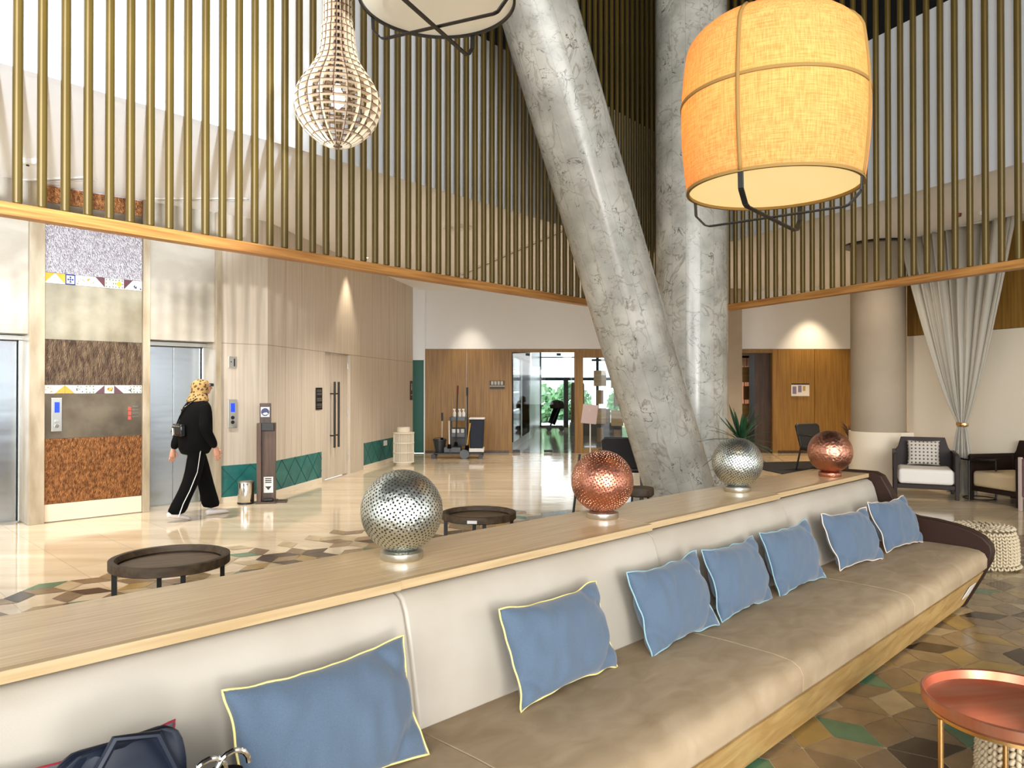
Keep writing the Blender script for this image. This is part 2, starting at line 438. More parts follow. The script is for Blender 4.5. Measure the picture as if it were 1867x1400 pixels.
# patterned floor: rhombus tiles
random.seed(5)
TILES = [mat('tile_' + n, c, .2, c2=tuple(int(v * .86) for v in c), scale=(7, 7, 7), detail=6) for n, c in (
    ('tan', (156, 132, 96)), ('beige', (192, 172, 134)), ('taupe', (134, 112, 84)), ('ochre', (172, 142, 82)),
    ('umber', (62, 48, 36)), ('green', (86, 128, 98)), ('teal', (34, 92, 92)), ('grout', (96, 82, 62)))]
wts = [24, 18, 24, 9, 15, 8, 1.2]
mb = MB(); a = .2
cor = [Vector((math.cos(R(30 + 60 * i)), math.sin(R(30 + 60 * i)), 0)) * a for i in range(6)]
for j in range(-8, 46):
    for i in range(-32, 40):
        c = Vector((i * a * math.sqrt(3) + (j % 2) * a * math.sqrt(3) / 2, j * a * 1.5, .002))
        for k in range(3):
            q = [Vector(c), c + cor[2 * k], c + cor[(2 * k + 1) % 6], c + cor[(2 * k + 2) % 6]]
            ctr = sum(q, Vector()) / 4; u = (ctr.x + ctr.y) / SQ; d = (ctr.y - ctr.x) / SQ
            lim = 6.75 + .35 * noise.noise(Vector((u * 1.1, 3.3, 0)))
            if d > lim or u > 9.2 + .3 * noise.noise(Vector((d, 9, 0))) or u < -6 or ctr.y > 9.2 or d < -6: continue
            rr = random.random()
            if d > lim - .75 and rr < .42: continue
            mb.mi = random.choices(range(7), wts)[0]
            mb.face([ctr + (p - ctr) * .975 for p in q])
st(mb.build('floor_pattern', TILES, norm=False))

BIG = 14
LB = LP - LD * 12
RB = RP - RD * 14
cb = MB()
LN_, RN_ = Vector((-LD.y, LD.x, 0)) * .09, Vector((RD.y, -RD.x, 0)) * .09
for poly in ([LB + LN_, APEX + LN_, Vector((APEX.x, WY + .2, 0)), Vector((-17, WY + .2, 0)), Vector((-17, LB.y, 0))],
             [APEX + RN_, RB + RN_, Vector((16, RB.y, 0)), Vector((16, WY + .2, 0)), Vector((APEX.x, WY + .2, 0))]):
    cb.prism([(p.x, p.y) for p in poly], lambda p, t: (p[0], p[1], t), CZ, CZ + .25)
st(cb.build('ceiling', GREYCEIL))
st(MB().box(-18, 16, -13, 20, 9, 9.2).build('ceiling_2', BLACK_AND_SHADE))  # high shell coloured black so the void above the bulkheads stays dark
st(MB().box(-18, 16, 19.8, 20, CZ + .3, 9).build('wall_upper_rear', BLACK_AND_SHADE))
st(MB().box(-18, -17.8, -3, 20, CZ + .3, 9).build('wall_upper_left', BLACK_AND_SHADE))
st(MB().box(15.8, 16, -3, 20, CZ + .3, 9).build('wall_upper_right', BLACK_AND_SHADE))
# bulkheads behind the slats


def along(p, dirv, n, t0, t1, off0, off1, z0, z1, name, m, parent=None):
    """box along a plan line; off measured outwards"""
    mtx = Matrix.Translation(p) @ Matrix.Rotation(math.atan2(dirv.y, dirv.x), 4, 'Z')
    o = MB().box(t0, t1, off0 * n, off1 * n, z0, z1).build(name, m, parent)
    o.matrix_local = mtx
    return o


st(along(LP, LD, 1, -12, LEND + .1, .08, .2, CZ, FTOP, 'wall_bulkhead_left', WHITE))
st(along(RP, RD, -1, -14, REND + .1, .08, .2, CZ, FTOP, 'wall_bulkhead_right', WHITE))


def screen(name_lab, p, dirv, n, t0, t1, step, lab):
    ang = math.atan2(dirv.y, dirv.x)
    root = thing('slatted_screen', lab, 'slatted screen', (p.x, p.y, 2.71), ang)
    MB().box(t0 - .05, t1, -.05, .07, 0, .09).build('beam', WOOD_BEAM, root, bevel=.003)
    k = int((t1 - t0) / step); base = None
    for i in range(k + 1):
        x = t0 + i * step
        if x > t1 - .03: break
        if base is None:
            base = MB().box(-.03, .03, -.03, .03, 0, 6.19).build('slat', GOLD, root, bevel=.022, seg=4, smooth=True); o = base
        else:
            o = base.copy(); COL.objects.link(o); o.parent = root
        o.location = (x, .01 * n, .0902)


screen('a', LP, LD, 1, -.21 - .1545 * 7, LEND - .03, .1545, 'brass slatted screen on a timber beam in front of the lift lobby')
screen('b', RP, RD, -1, .05 - .168 * 12, REND - .05, .168, 'brass slatted screen on a timber beam in front of the curtained wall')

# ---- lift wall, local axes x=u, y=d
A45 = R(45)


def sb(name, m, *boxes, parent=None, **k):
    b = MB()
    for q in boxes: b.box(*q)
    return b.build(name, m, parent, rotz=A45, **k)


D0 = ELD
st(sb('wall_lift_surround', STONE, (-9, 1.16, D0, D0 + .5, 0, CZ), (1.16, 2.02, D0, D0 + .5, 2.11, CZ), (3.27, 4.09, D0, D0 + .5, 2.11, CZ)))
st(sb('wall_lift_lower', WHITE, (2.02, 3.27, D0 + .02, D0 + .5, 0, CZ), (1.1, 4.2, D0 + .44, D0 + .6, 0, 2.2)))
for i, (x0, x1, dd) in enumerate(((1.04, 1.16, .05), (2.0, 2.15, .07), (3.19, 3.27, .05), (4.08, 4.157, .05))):
    st(sb('trim_%d' % (i + 1), STONE_D, (x0, x1, D0 - dd, D0 + .4, 0, CZ), bevel=.004))
for i, (x0, x1) in enumerate(((1.16, 2.02), (3.27, 4.09))):
    dr = thing('lift_door', ['steel lift door beside the blue-lit call plate on patinated metal',
                             'steel two-leaf lift door behind the person in black'][i], 'lift door', (0, 0, 0), A45)
    for k, (a0, a1) in enumerate(((x0, (x0 + x1) / 2 - .002), ((x0 + x1) / 2 + .002, x1 - .06))):
        MB().box(a0, a1, D0 + .32, D0 + .36, .01, 2.04).build('door_leaf', STEEL, dr, bevel=.003)
    MB().box(x0, x1, D0 + .26, D0 + .4, 2.05, 2.105).box(x1 - .05, x1, D0 + .26, D0 + .4, .01, 2.05).build('door_frame', STEEL_SATIN, dr, bevel=.004)
    MB().box(x0, x1, D0 + .30, D0 + .4, 0, .012).build('threshold', STEEL_SATIN, dr)

# decorative metal panel between lifts
pn = thing('metal_wall_panel', 'tall wall panel of hammered copper, bronze and steel sheets with painted tile rows between the lifts', 'wall panel', (0, 0, 0), A45)
for z0, z1, k in ((.205, .94, 'copper'), (.94, 1.447, 'grey'), (1.545, 2.06, 'brown'), (2.06, 2.69, 'pale'), (2.81, 3.35, 'silver'), (3.35, 3.6, 'grey'), (3.6, 3.79, 'copper')):
    MB().box(2.155, 3.185, D0 - .012, D0 + .018, z0 + .002, z1 - .002).build('metal_sheet', MET[k], pn)
MB().box(2.155, 3.185, D0 - .02, D0 + .018, .01, .203).build('plinth', CREAM, pn)
TW = mat('tile_white_glaze', (232, 224, 214), .2); TO = mat('tile_orange_glaze', (222, 158, 58), .2); TB = mat('tile_blue_glaze', (36, 58, 122), .2)
TP = mat('tile_plum_glaze', (92, 58, 66), .2); TG = mat('tile_green_glaze', (92, 120, 82), .2); TR = mat('tile_coral_glaze', (206, 132, 104), .2); TK = mat('tile_ink_glaze', (58, 66, 84), .2)
TM = [TW, TO, TB, TP, TG, TR, TK]


def deco(x, z, w, h, kind):
    y = D0 - .014; yb = D0 - .0165
    b = MB().box(x, x + w * .985, y, D0 + .018, z, z + h)

    def fp(pts, mi):
        b.mi = mi
        b.prism(pts, lambda p, t: (x + p[0] * w * .985, t, z + p[1] * h), yb, y + .001); b.mi = 0

    def dia(cx, cy, r, mi): fp([(cx - r, cy), (cx, cy - r), (cx + r, cy), (cx, cy + r)], mi)
    if kind == 'tl': fp([(0, 0), (0, 1), (1, 1)], 1)
    if kind == 'tr': fp([(0, 1), (1, 1), (1, 0)], 1)
    if kind == 'ol': fp([(0, 0), (1, 0), (1, 1)], 1)
    if kind == 'or': fp([(0, 0), (1, 0), (0, 1)], 1)
    if kind == 'pl': fp([(0, 1), (1, 1), (1, 0)], 3)
    if kind == 'pr': fp([(0, 1), (1, 1), (0, 0)], 3)
    if kind == 'bl': fp([(0, 0), (1, 0), (1, 1)], 3)
    if kind == 'br': fp([(0, 0), (1, 0), (0, 1)], 3)
    if kind == 'blue':
        fp([(0, 0), (1, 0), (1, .1), (0, .1)], 2); fp([(0, .9), (1, .9), (1, 1), (0, 1)], 2); fp([(0, .1), (.1, .1), (.1, .9), (0, .9)], 2); fp([(.9, .1), (1, .1), (1, .9), (.9, .9)], 2)
        for q in ((.5, .72), (.5, .28), (.28, .5), (.72, .5), (.5, .5)): dia(*q, .12, 2)
    if kind in ('green', 'star', 'ink', 'coral', 'gold'):
        cc = dict(green=4, star=1, ink=6, coral=5, gold=1)[kind]; rnd = random.Random(int(x * 999) + int(z * 77))
        if kind == 'star': dia(.5, .5, .34, 1)
        if kind == 'gold': dia(.5, .5, .3, 1)
        if kind in ('green', 'star'):
            for q in ((.15, .15), (.85, .15), (.15, .85), (.85, .85), (.5, .88), (.5, .12), (.12, .5), (.88, .5)): dia(*q, .1, 4)
        else:
            for _ in range(9): dia(rnd.uniform(.12, .88), rnd.uniform(.12, .88), rnd.uniform(.05, .11), rnd.choice([cc, 4, 6] if kind != 'coral' else [5, 1, 5]))
    b.build('decorated_tile', TM, pn)


for z0, z1, row in ((2.69, 2.81, ['ol', 'or', 'blue', 'coral', 'coral', 'pl', 'green', 'star', 'pr', 'ink']),
                    (1.447, 1.545, ['coral', 'ol', 'or', 'ink', 'green', 'bl', 'gold', 'br', 'ink', 'green'])):
    if z0 > 2: row[0], row[1] = 'tl', 'tr'
    w = 1.03 / 10
    for i, kd in enumerate(row): deco(2.155 + i * w, z0 + .002, w, z1 - z0 - .004, kd)


def call_plate(name, lab, u, z0, z1, w, two=False):
    cp = thing(name, lab, 'call panel', (0, 0, 0), A45)
    MB().box(u, u + w, D0 - .028, D0 - .0125, z0, z1).build('plate', STEEL_SATIN, cp, bevel=.003)
    h = z1 - z0
    MB().box(u + w * .28, u + w * .76, D0 - .031, D0 - .028, z1 - h * .44, z1 - h * .13).build('screen', BLUESCR, cp)
    for k in ((.2, .36) if two else (.16, .3)):
        MB().cyl((u + w * .5, D0 - .036, z0 + h * k), (u + w * .5, D0 - .028, z0 + h * k), w * .2, n=16).build('button', [BLACK, STEEL_S][not two], cp, smooth=True)


call_plate('lift_call_panel', 'steel call panel with blue screen on patinated metal between the lifts', 2.225, 1.02, 1.40, .105)
call_plate('lift_call_panel', 'steel call panel with blue screen on pale wall above the pedal bin', 4.255, .985, 1.36, .12, True)
ks = thing('card_reader', 'small steel switch plate high on the pale wall above the call panel', 'switch plate', (0, 0, 0), A45)
MB().box(4.265, 4.375, D0 - .014, D0 - .001, 1.78, 1.93).build('plate', STEEL_SATIN, ks, bevel=.002)
MB().box(4.335, 4.352, D0 - .019, D0 - .014, 1.80, 1.90).build('slot', BLACK, ks)
MB().cyl((4.30, D0 - .018, 1.86), (4.30, D0 - .013, 1.86), .008, n=10).build('keyhole', BLACK, ks)
rs = thing('red_notice', 'column of three small red stickers beside engraved lines on the patinated steel', 'sign', (0, 0, 0), A45)
for k in range(3): MB().box(3.03, 3.065, D0 - .0155, D0 - .0125, 1.13 + k * .055, 1.175 + k * .055).build('sticker', REDSIGN, rs)
eng = MB()
for k in range(4): eng.box(3.08, 3.15, D0 - .0145, D0 - .0123, 1.16 + k * .042, 1.168 + k * .042)
eng.build('engraved_line', STEEL_SATIN, rs)

# ---- pale ash walls
st(sb('wall_pale_lift', WOOD_PALE, (4.157, 4.82, D0, D0 + .12, .49, CZ)))
st(sb('baseboard_lift', CREAM, (4.157, 4.82, D0 - .01, D0 + .12, 0, .075)))
C0 = S(4.82, D0); SA = math.atan2(1, .167)          # side wall: x runs into the depth, y+ points into the wall


def teal_run(mb_, x0, x1, z0=.075, z1=.49, y=0.0):
    mb_.mi = 0; mb_.box(x0, x1, y, y + .11, z0, z1); n0 = len(mb_.bm.faces)
    mb_.mi = 1
    h = z1 - z0; k = h * .5; x = x0
    # raised crossing ribs (diamond relief)
    i = 0
    while x0 + i * k < x1 + h:
        for sgn in (1, -1):
            xa = x0 + i * k - h; xb = xa + h
            pts = [(xa, 0), (xb, h)] if sgn > 0 else [(xa, h), (xb, 0)]
            (ax, az), (bx, bz) = pts
            if ax < x0:
                t = (x0 - ax) / (bx - ax); az = az + (bz - az) * t; ax = x0
            if bx > x1:
                t = (x1 - ax) / (bx - ax) if bx != ax else 0; bz = az + (bz - az) * t; bx = x1
            if bx - ax > .01: mb_.bar((ax, y - .001, z0 + az), (bx, y - .001, z0 + bz), .006, .008, (0, 1, 0))
        i += 2
    mb_.mi = 0


tr_ = MB(); teal_run(tr_, 4.157, 4.82, y=D0)
st(tr_.build('wall_teal_dado_lift', [TEAL, TEAL_J], rotz=A45))


def sw(name, m, *boxes, parent=None, **k):
    b = MB()
    for q in boxes: b.box(*q)
    o = b.build(name, m, parent, **k)
    if parent is None: o.location = C0; o.rotation_euler = (0, 0, SA)
    return o


WL = 6.72   # side wall length
k_ = math.sqrt(1 + .167 ** 2)
xd0, xd1, xe = (12.05 - 10.175) * k_, (13.12 - 10.175) * k_, (13.77 - 10.175) * k_
st(sw('wall_pale_side', WOOD_PALE, (0, xd0 - .12, 0, .15, .49, CZ), (xd0 - .12, xd0, 0, .15, 0, 2.10), (xd0 - .12, xe, 0, .15, 2.105, CZ), (xe, WL, 0, .15, .49, CZ), (xd1, xe, -.0, .15, 0, 2.1)))
tr_ = MB(); teal_run(tr_, 0, xd0 - .12); teal_run(tr_, xe + .01, WL)
o = tr_.build('wall_teal_dado_side', [TEAL, TEAL_J]); o.location = C0; o.rotation_euler = (0, 0, SA); st(o)
st(sw('baseboard_side', CREAM, (0, xd0 - .12, -.01, .12, 0, .075), (xe + .01, WL, -.01, .12, 0, .075)))
# seams in the panelling
SEAMM = mat('panel_seam', (150, 134, 112), .7)
sm = MB()
for x in (.52, 1.05, xe + .45, xe + .95, xe + 1.45, xe + 1.95, xe + 2.5):
    sm.box(x - .002, x + .002, -.0015, .01, .49, CZ - .01)
sm.box(0, WL, -.0015, .01, 2.1, 2.108)
o = sm.build('trim_5', SEAMM); o.location = C0; o.rotation_euler = (0, 0, SA); st(o)
st(sb('trim_6', SEAMM, (4.157, 4.82, D0 - .0015, D0 + .01, 2.1, 2.108)))
# hinged door
hd = thing('restroom_door', 'pale timber double door with long black bar handles', 'door', C0, SA)
MB().box(xd0 + .005, xd0 + .38, .05, .10, .012, 2.095).build('door_leaf', WOOD_PALE, hd, bevel=.002)
MB().box(xd0 + .385, xd1 - .005, .05, .10, .012, 2.095).build('door_leaf', WOOD_PALE, hd, bevel=.002)
for x in (xd0 + .33, xd0 + .50):
    h_ = MB().cyl((x, -.03, .52), (x, -.03, 1.62), .018, n=16).build('bar_handle', BLACK, hd, smooth=True)
    for z in (.72, 1.42): MB().cyl((x, -.03, z), (x, .052, z), .011, n=12).build('standoff', BLACK, h_, smooth=True)
for z in (.3, 1.1, 1.9): MB().cyl((xd1 - .012, .04, z - .05), (xd1 - .012, .04, z + .05), .012, n=12).build('hinge', STEEL_SATIN, hd, smooth=True)
ss = thing('black_notice_plate', 'black plate with small grey lettering on pale wall beside the bar-handled door', 'sign', C0, SA)
x = xd0 - .36
MB().box(x, x + .23, -.015, -.002, 1.17, 1.52).build('plate', BLACK, ss, bevel=.002)
GREYT = mat('grey_lettering', (120, 120, 118), .5)
lt = MB(); rnd = random.Random(3)
for z in (1.48, 1.46, 1.43, 1.41, 1.35, 1.33, 1.31, 1.26, 1.24, 1.21):
    q = x + .03
    while q < x + .2:
        w = rnd.uniform(.012, .03); lt.box(q, min(q + w, x + .205), -.0165, -.0145, z - .004, z + .004); q += w + .006
lt.build('lettering', GREYT, ss)
rsn = thing('black_restroom_sign', 'small black plate with a white figure beside the teal door', 'sign', C0, SA)
x = WL - .22
MB().box(x, x + .16, -.015, -.002, 1.25, 1.68).build('plate', BLACK, rsn, bevel=.002)
MB().cyl((x + .08, -.017, 1.60), (x + .08, -.014, 1.60), .022, n=16).box(x + .06, x + .10, -.017, -.014, 1.47, 1.57).box(x + .04, x + .12, -.017, -.014, 1.36, 1.375).build('pictogram', WHITEP, rsn)
so = thing('wall_socket', 'white double socket plate on teal tiles behind the woven basket', 'socket', C0, SA)
for q in (0, .1): MB().box(xe + 1.1 + q, xe + 1.19 + q, -.014, -.002, .36, .46).build('socket_plate', WHITEP, so, bevel=.003)

# rear strip with the teal door, rear timber wall
E1 = C0 + Vector((math.cos(SA), math.sin(SA), 0)) * WL
sx0, sx1 = E1.x, -2.03
st(MB().box(sx0 - .6, sx1, WY - .02, WY + .1, 2.18, CZ).build('wall_rear_strip', WHITE))
td = thing('teal_door', 'plain teal door next to the brown timber wall', 'door', (0, 0, 0))
MB().box(sx0 - .3, sx1 - .03, WY - .01, WY + .04, .01, 2.175).build('door_leaf', TEAL_D, td)
MB().box(sx1 - .028, sx1, WY - .03, WY + .06, .0, 2.18).build('door_frame', WHITE, td)
XW0, XO0, XO1, XS0, XS1 = -2.03, 0.0, 1.47, 1.66, 4.4
st(MB().box(XW0, -1.075, WY, WY + .15, 0, 2.43).box(-1.065, XO0 - .07, WY, WY + .15, 0, 2.43).box(XO0 - .07, XO0, WY - .0, WY + .35, 0, 2.43)
   .box(XO0, XS1 + .6, WY, WY + .15, 2.36, 2.43).box(XO1, XS0, WY - .02, WY + .2, 0, 2.36).box(XS0, XS1, WY, WY + .15, 2.24, 2.36).box(XS0, XS1, WY - .01, WY + .2, 0, .12).build('wall_rear_timber_left', WOOD_WALL))
st(MB().box(XW0, 10, WY, WY + .15, 2.435, CZ).build('wall_rear_upper', WHITE))
st(MB().box(4.75, 5.27, WY - .35, WY + .15, 0, CZ).build('wall_rear_pier', TAUPE))
# right part: doorway and timber
st(MB().box(6.2, 7.07, WY, WY + .15, 0, 2.43).box(7.08, 10, WY, WY + .15, 0, 2.43).box(5.27, 6.2, WY, WY + .15, 2.34, 2.43).box(6.08, 6.2, WY - .02, WY + .5, 0, 2.43).build('wall_rear_timber_right', WOOD_WALL))
st(MB().box(5.72, 6.08, WY + .12, WY + .2, 0, 2.34).box(5.70, 5.74, WY + .1, WY + .5, 0, 2.34).build('trim_7', WOOD_DARK))
st(MB().box(XW0, XO0 - .07, WY - .012, WY, 0, .06).box(6.2, 10, WY - .012, WY, 0, .06).build('baseboard_rear', WOOD_DARK))
# rooms behind
st(MB().box(-2.2, 10.2, WY + .15, 30, 3.0, 3.2).build('ceiling_3', WHITE))
st(MB().box(10, 10.2, WY, 30, 0, 3.0).box(4.9, 5.0, WY + 3, 30, 0, 3.0).build('wall_restaurant_right', CREAM))
st(MB().box(-.15, 0.0, WY + .35, 23, 0, .25).box(-.15, -.02, WY + .35, 23, 2.3, 3.0).build('wall_corridor_left', CREAM))
c1 = [(.55, 22.4), (1.1, 29.0)]
st(MB().prism([(.0, 22.4), (.55, 22.4), (1.1, 29.0), (.0, 29.0)], lambda p, t: (p[0], p[1], t), 0, 3.0).build('wall_corridor_panel', mat('pale_brushed_panel', (190, 192, 196), .3, .3)))
# end facade
fc = st(MB().box(1.05, 1.15, 29, 29.12, 0, 3.0).box(2.02, 2.2, 28.95, 29.12, 0, 1.93).box(1.1, 4.9, 28.97, 29.12, 1.83, 1.95).box(3.3, 3.4, 29, 29.12, 0, 3).box(4.8, 4.95, 29, 29.12, 0, 3).box(1.1, 4.9, 29, 29.1, 2.72, 2.76).box(1.1, 2.0, 29, 29.1, 0, .06).build('window_1', BLACK))
gp = st(MB().box(1.15, 4.8, 29.05, 29.06, .06, 3.0).build('window_1_glass', GL))

for i, (x, y, z, r) in enumerate(((1.2, 34.8, 0.75, 1.05), (3.0, 37.6, 0.75, 1.05), (5.9, 37.5, 0.75, 1.05), (9.4, 37, 0.75, 1.05))):
    t = thing('tree', ['pale green tree outside the glass door, at the metal panel side', 'pale green tree outside behind the central door post',
                       'green tree outside the restaurant window', 'green tree outside at the far end of the restaurant'][i], 'tree', (x, y, 0), group='trees outside the rear glass')
    b = MB(); rnd = random.Random(i)
    for _ in range(900):
        v = Vector((rnd.gauss(0, 1), rnd.gauss(0, 1), rnd.gauss(0, 1))).normalized() * r * rnd.uniform(.55, 1)
        n = Vector((rnd.gauss(0, 1), rnd.gauss(0, 1), rnd.gauss(0, 1))).normalized(); tg = n.orthogonal().normalized() * .16; bt = n.cross(tg) * .7
        c = v + Vector((0, 0, z)); b.face([c - tg, c - bt, c + tg, c + bt])
    b.build('crown', TREE, t, norm=False)
    MB().cyl((0, 0, -.2), (0, 0, z), .09, .05, n=10).build('trunk', WOOD_DARK, t, smooth=True)
st(MB().box(-4, 16, 31, 46, -.25, -.05).build('floor_outside', mat('pale_paving', (190, 190, 188), .8)))

# bottle display in corridor
bd = thing('display_cabinet', 'lit black glass-fronted wine display along the corridor wall', 'cabinet', (0, 0, 0))
cn = [Vector((0.03, 17.75, 0)), Vector((.53, 22.3, 0))]
dv = (cn[1] - cn[0]).normalized(); ang = math.atan2(dv.y, dv.x)
Lc = (cn[1] - cn[0]).length
bd.location = cn[0]; bd.rotation_euler = (0, 0, ang)
MB().box(0, Lc, .3, .35, .22, 2.3).box(0, Lc, 0, .35, 2.26, 2.32).box(0, .04, 0, .35, .22, 2.3).box(Lc - .04, Lc, 0, .35, .22, 2.3).build('carcass', BLACK_AND_SHADE, bd)
LITS = mat('lit_shelf_edge', (240, 240, 235), .4, emit=(255, 250, 240), es=.7)
for z in (.98, 1.42, 1.93): b = MB().box(.04, Lc - .04, 0.012, .3, z - .02, z + .02); b.mi = 1; b.box(.04, Lc - .04, .004, .0118, z - .02, z + .02); b.build('shelf', [BLACK_AND_SHADE, LITS], bd)
MB().box(Lc * .45, Lc * .45 + .05, -.01, .02, .22, 2.26).build('mullion', STEEL_SATIN, bd)
MB().box(.02, Lc, -.005, 0, .22, 2.26).build('glass_front', GL2, bd)
MB().box(0, Lc, .02, .35, .0, .22).build('plinth', STONE, bd)
BOT = mat('bottle_glass', (60, 36, 20), .15); bt0 = None
spots = [(x_ * .42 + .3, z) for z in (1.0, 1.44, 1.95) for x_ in range(9) if (x_ * 7 + int(z * 10)) % 3]
for i, (x_, z) in enumerate(spots):
    loc = cn[0] + dv * x_ + Vector((-dv.y, dv.x, 0)) * .14
    if bt0 is None:
        bt0 = MB().lathe([(0, 0), (.038, 0), (.038, .18), (.014, .23), (.014, .29), (0, .29)], 12).build('bottle', BOT, smooth=True); o = bt0
    else:
        o = bt0.copy(); COL.objects.link(o)
    o.location = loc + Vector((0, 0, z + .001))
    tag(o, 'dark wine bottle standing in the lit display cabinet', 'bottle', 'bottles in the display cabinet')
# frameless glass doors
for i, (x0, x1, ct) in enumerate(((.02, .72, 'frameless glass door leaf beside the wine display'), (.75, 1.45, 'frameless glass door leaf beside the timber post'))):
    gd = thing('glass_door', ct, 'door', (0, 0, 0))
    MB().box(x0, x1, WY + .1, WY + .112, .01, 2.35).build('glass_pane', GL, gd)
    MB().box(x0 if i == 0 else x0 + .0, (x0 + .17) if i == 0 else x0 + .2, WY + .08, WY + .13, .01, .07).build('patch_fitting', BLACK, gd, bevel=.004)
    MB().box(x0 + .3, x0 + .4, WY + .08, WY + .13, 2.28, 2.34).build('patch_fitting', BLACK, gd, bevel=.004)
st(MB().box(XS0, XS1, WY + .06, WY + .07, .12, 2.24).build('window_2', GL))


def block_screen(lab, x0, cols, y, z1, ws):
    t = thing('hanging_block_screen', lab, 'room divider', (x0, y, 0))
    MB().box(-.1, cols * .42, -.03, .03, z1 - .02, z1 + .03).build('rail', BLACK, t)
    for c in range(cols):
        MB().cyl((c * .42 + .1, 0, .02), (c * .42 + .1, 0, z1), .006, n=6).build('cable', BLACK, t)
        z = z1 - .25 - (.05 if c % 2 else 0)
        while z > .25:
            for w, h in ((.30, .38), (.16, .34)):
                if z - h < .08: break
                MB().box(c * .42 + .1 - w / 2, c * .42 + .1 + w / 2, -.03, .03, z - h, z).build('wood_block', WOOD_WALL if w < .2 else WOOD_OAK, t, bevel=.003)
                z -= h + .1


block_screen('hanging wooden block screen inside the window by the leaning column', 2.05, 3, 18.1, 2.2, .3)
block_screen('hanging wooden block screen seen through the doorway by the pier', 5.80, 1, 18.6, 2.3, .3)
PINKL = mat('pink_striped_glow', (232, 170, 140), .6, emit=(255, 180, 140), es=.35)
wl = MB()
for k in range(6): wl.box(5.95 + k * .12, 6.01 + k * .12, 19.6, 19.63, .9, 2.1)
tag(wl.build('lit_slat_panel', PINKL), 'panel of thin pink-lit slats seen through the doorway behind the block screen', 'panel')
# copper pendant in restaurant
rp = thing('copper_pendant', 'orange glowing pendant lamp inside the restaurant window', 'pendant lamp', (3.02, 20, 1.95))
MB().lathe([(.05, .32), (.2, .2), (.24, 0), (.23, 0), (.19, .19), (.05, .3)], 24, closed=True).build('lamp_shade', DIFF_O, rp, smooth=True)
MB().cyl((0, 0, .3), (0, 0, 1.05), .008, n=6).build('cord', BLACK, rp)
# far corridor furniture
ch = thing('black_stroller', 'black folded stroller by the far glass door', 'stroller', (1.42, 26.6, 0))
MB().bar((0, 0, .25), (.25, 0, .95), .06, .26).build('seat', BLACKF, ch)
MB().tube([(-.1, -.2, .05), (.1, -.2, .5), (.35, -.2, 1.05), (.35, .2, 1.05), (.1, .2, .5), (-.1, .2, .05)], .015).build('frame', BLACK, ch)
for q in (-.2, .2):
    for x in (-.1, .35): MB().cyl((x, q - .02, .09), (x, q + .02, .09), .09, n=16).build('wheel', BLACK, ch)
MB().lathe([(0, .32), (.2, .26), (.27, .1), (.24, 0), (0, 0)], 16, (.2, 0, .8)).build('hood', BLACKF, ch, smooth=True)
cab = thing('timber_screen_cabinet', 'tall rounded brown timber panel on a low counter in the far corridor', 'cabinet', (2.15, 24.2, 0))
MB().box(-.22, .2, -.2, .2, .3, 1.72).build('panel', WOOD_WALL, cab, bevel=.08)
MB().box(-.24, 1.4, -.3, .3, 0, .4).build('counter', WOOD_DARK, cab)
cab2 = thing('timber_box', 'square brown timber block on the far counter', 'box', (3.0, 24.1, .401))
MB().box(-.18, .18, -.18, .18, 0, .45).build('body', WOOD_OAK, cab2, bevel=.02)

# metal letters on timber wall
LETM = mat('dark_sign_backing', (70, 62, 50), .5, .3); LETW = mat('dull_metal_letter', (176, 172, 164), .5)
wsgn = thing('metal_wall_lettering', 'small metal lettering plate on the brown timber wall', 'sign', (0, 0, 0))
q0 = P(893, 709, WY); q1 = P(920, 694, WY)
MB().box(q0.x, q1.x, WY - .02, WY - .001, q0.z, q1.z).build('plate', LETM, wsgn)
MB().box(q0.x, q1.x, WY - .028, WY - .02, q0.z + .055, q0.z + .075).build('underline', LETW, wsgn)
for k in range(4):
    x = q0.x + .03 + k * .075
    MB().box(x, x + .055, WY - .028, WY - .021, q0.z + .095, q1.z - .012).build('letter', LETW, wsgn, bevel=.004)
wn = thing('wall_notice', 'white printed notice with dark header on the timber wall by the black armchair', 'sign', (0, 0, 0))
q0 = P(1442, 722, WY); q1 = P(1475, 699, WY)
MB().box(q0.x, q1.x, WY - .02, WY - .001, q0.z, q1.z).build('sheet', WHITEP, wn)
MB().box(q0.x, q1.x, WY - .023, WY - .02, q1.z - .03, q1.z).build('header', BLACK, wn)
MB().box(q0.x + .03, q0.x + .12, WY - .0235, WY - .0201, q0.z + .05, q1.z - .07).box(q0.x + .16, q0.x + .24, WY - .0235, WY - .0201, q0.z + .09, q1.z - .05).build('print', mat('printed_ink', (130, 120, 150), .6), wn)
MB().box(q0.x + .27, q0.x + .33, WY - .0235, WY - .0201, q0.z + .12, q1.z - .06).build('print', mat('printed_ochre', (190, 160, 90), .6), wn)

# right wall
WA = Vector((6.44, 11.58, 0)); WDv = Vector((.36, -.933, 0)).normalized(); WAng = math.atan2(WDv.y, WDv.x)   # x along wall towards camera, y- outside? local +y = left normal


def rw(name, m, *boxes, **k):
    b = MB()
    for q in boxes: b.box(*q)
    return b.build(name, m, loc=WA, rotz=WAng, **k)


st(rw('wall_right_cream', CREAM, (-.3, 1.9, 0, .15, 0, 2.34), (1.905, 9, 0, .15, 0, 2.34)))
st(rw('wall_right_timber', WOOD_WALL, (-.3, 1.88, 0, .15, 2.345, CZ), (1.89, 9, 0, .15, 2.345, CZ)))
st(rw('baseboard_right', CREAM, (-.3, 9, -.012, 0, 0, .1)))
st(MB().box(8.2, 8.35, 11.8, WY, 0, CZ).box(5.0, 10, 20, 20.1, 0, 3).build('wall_right_rear', CREAM))
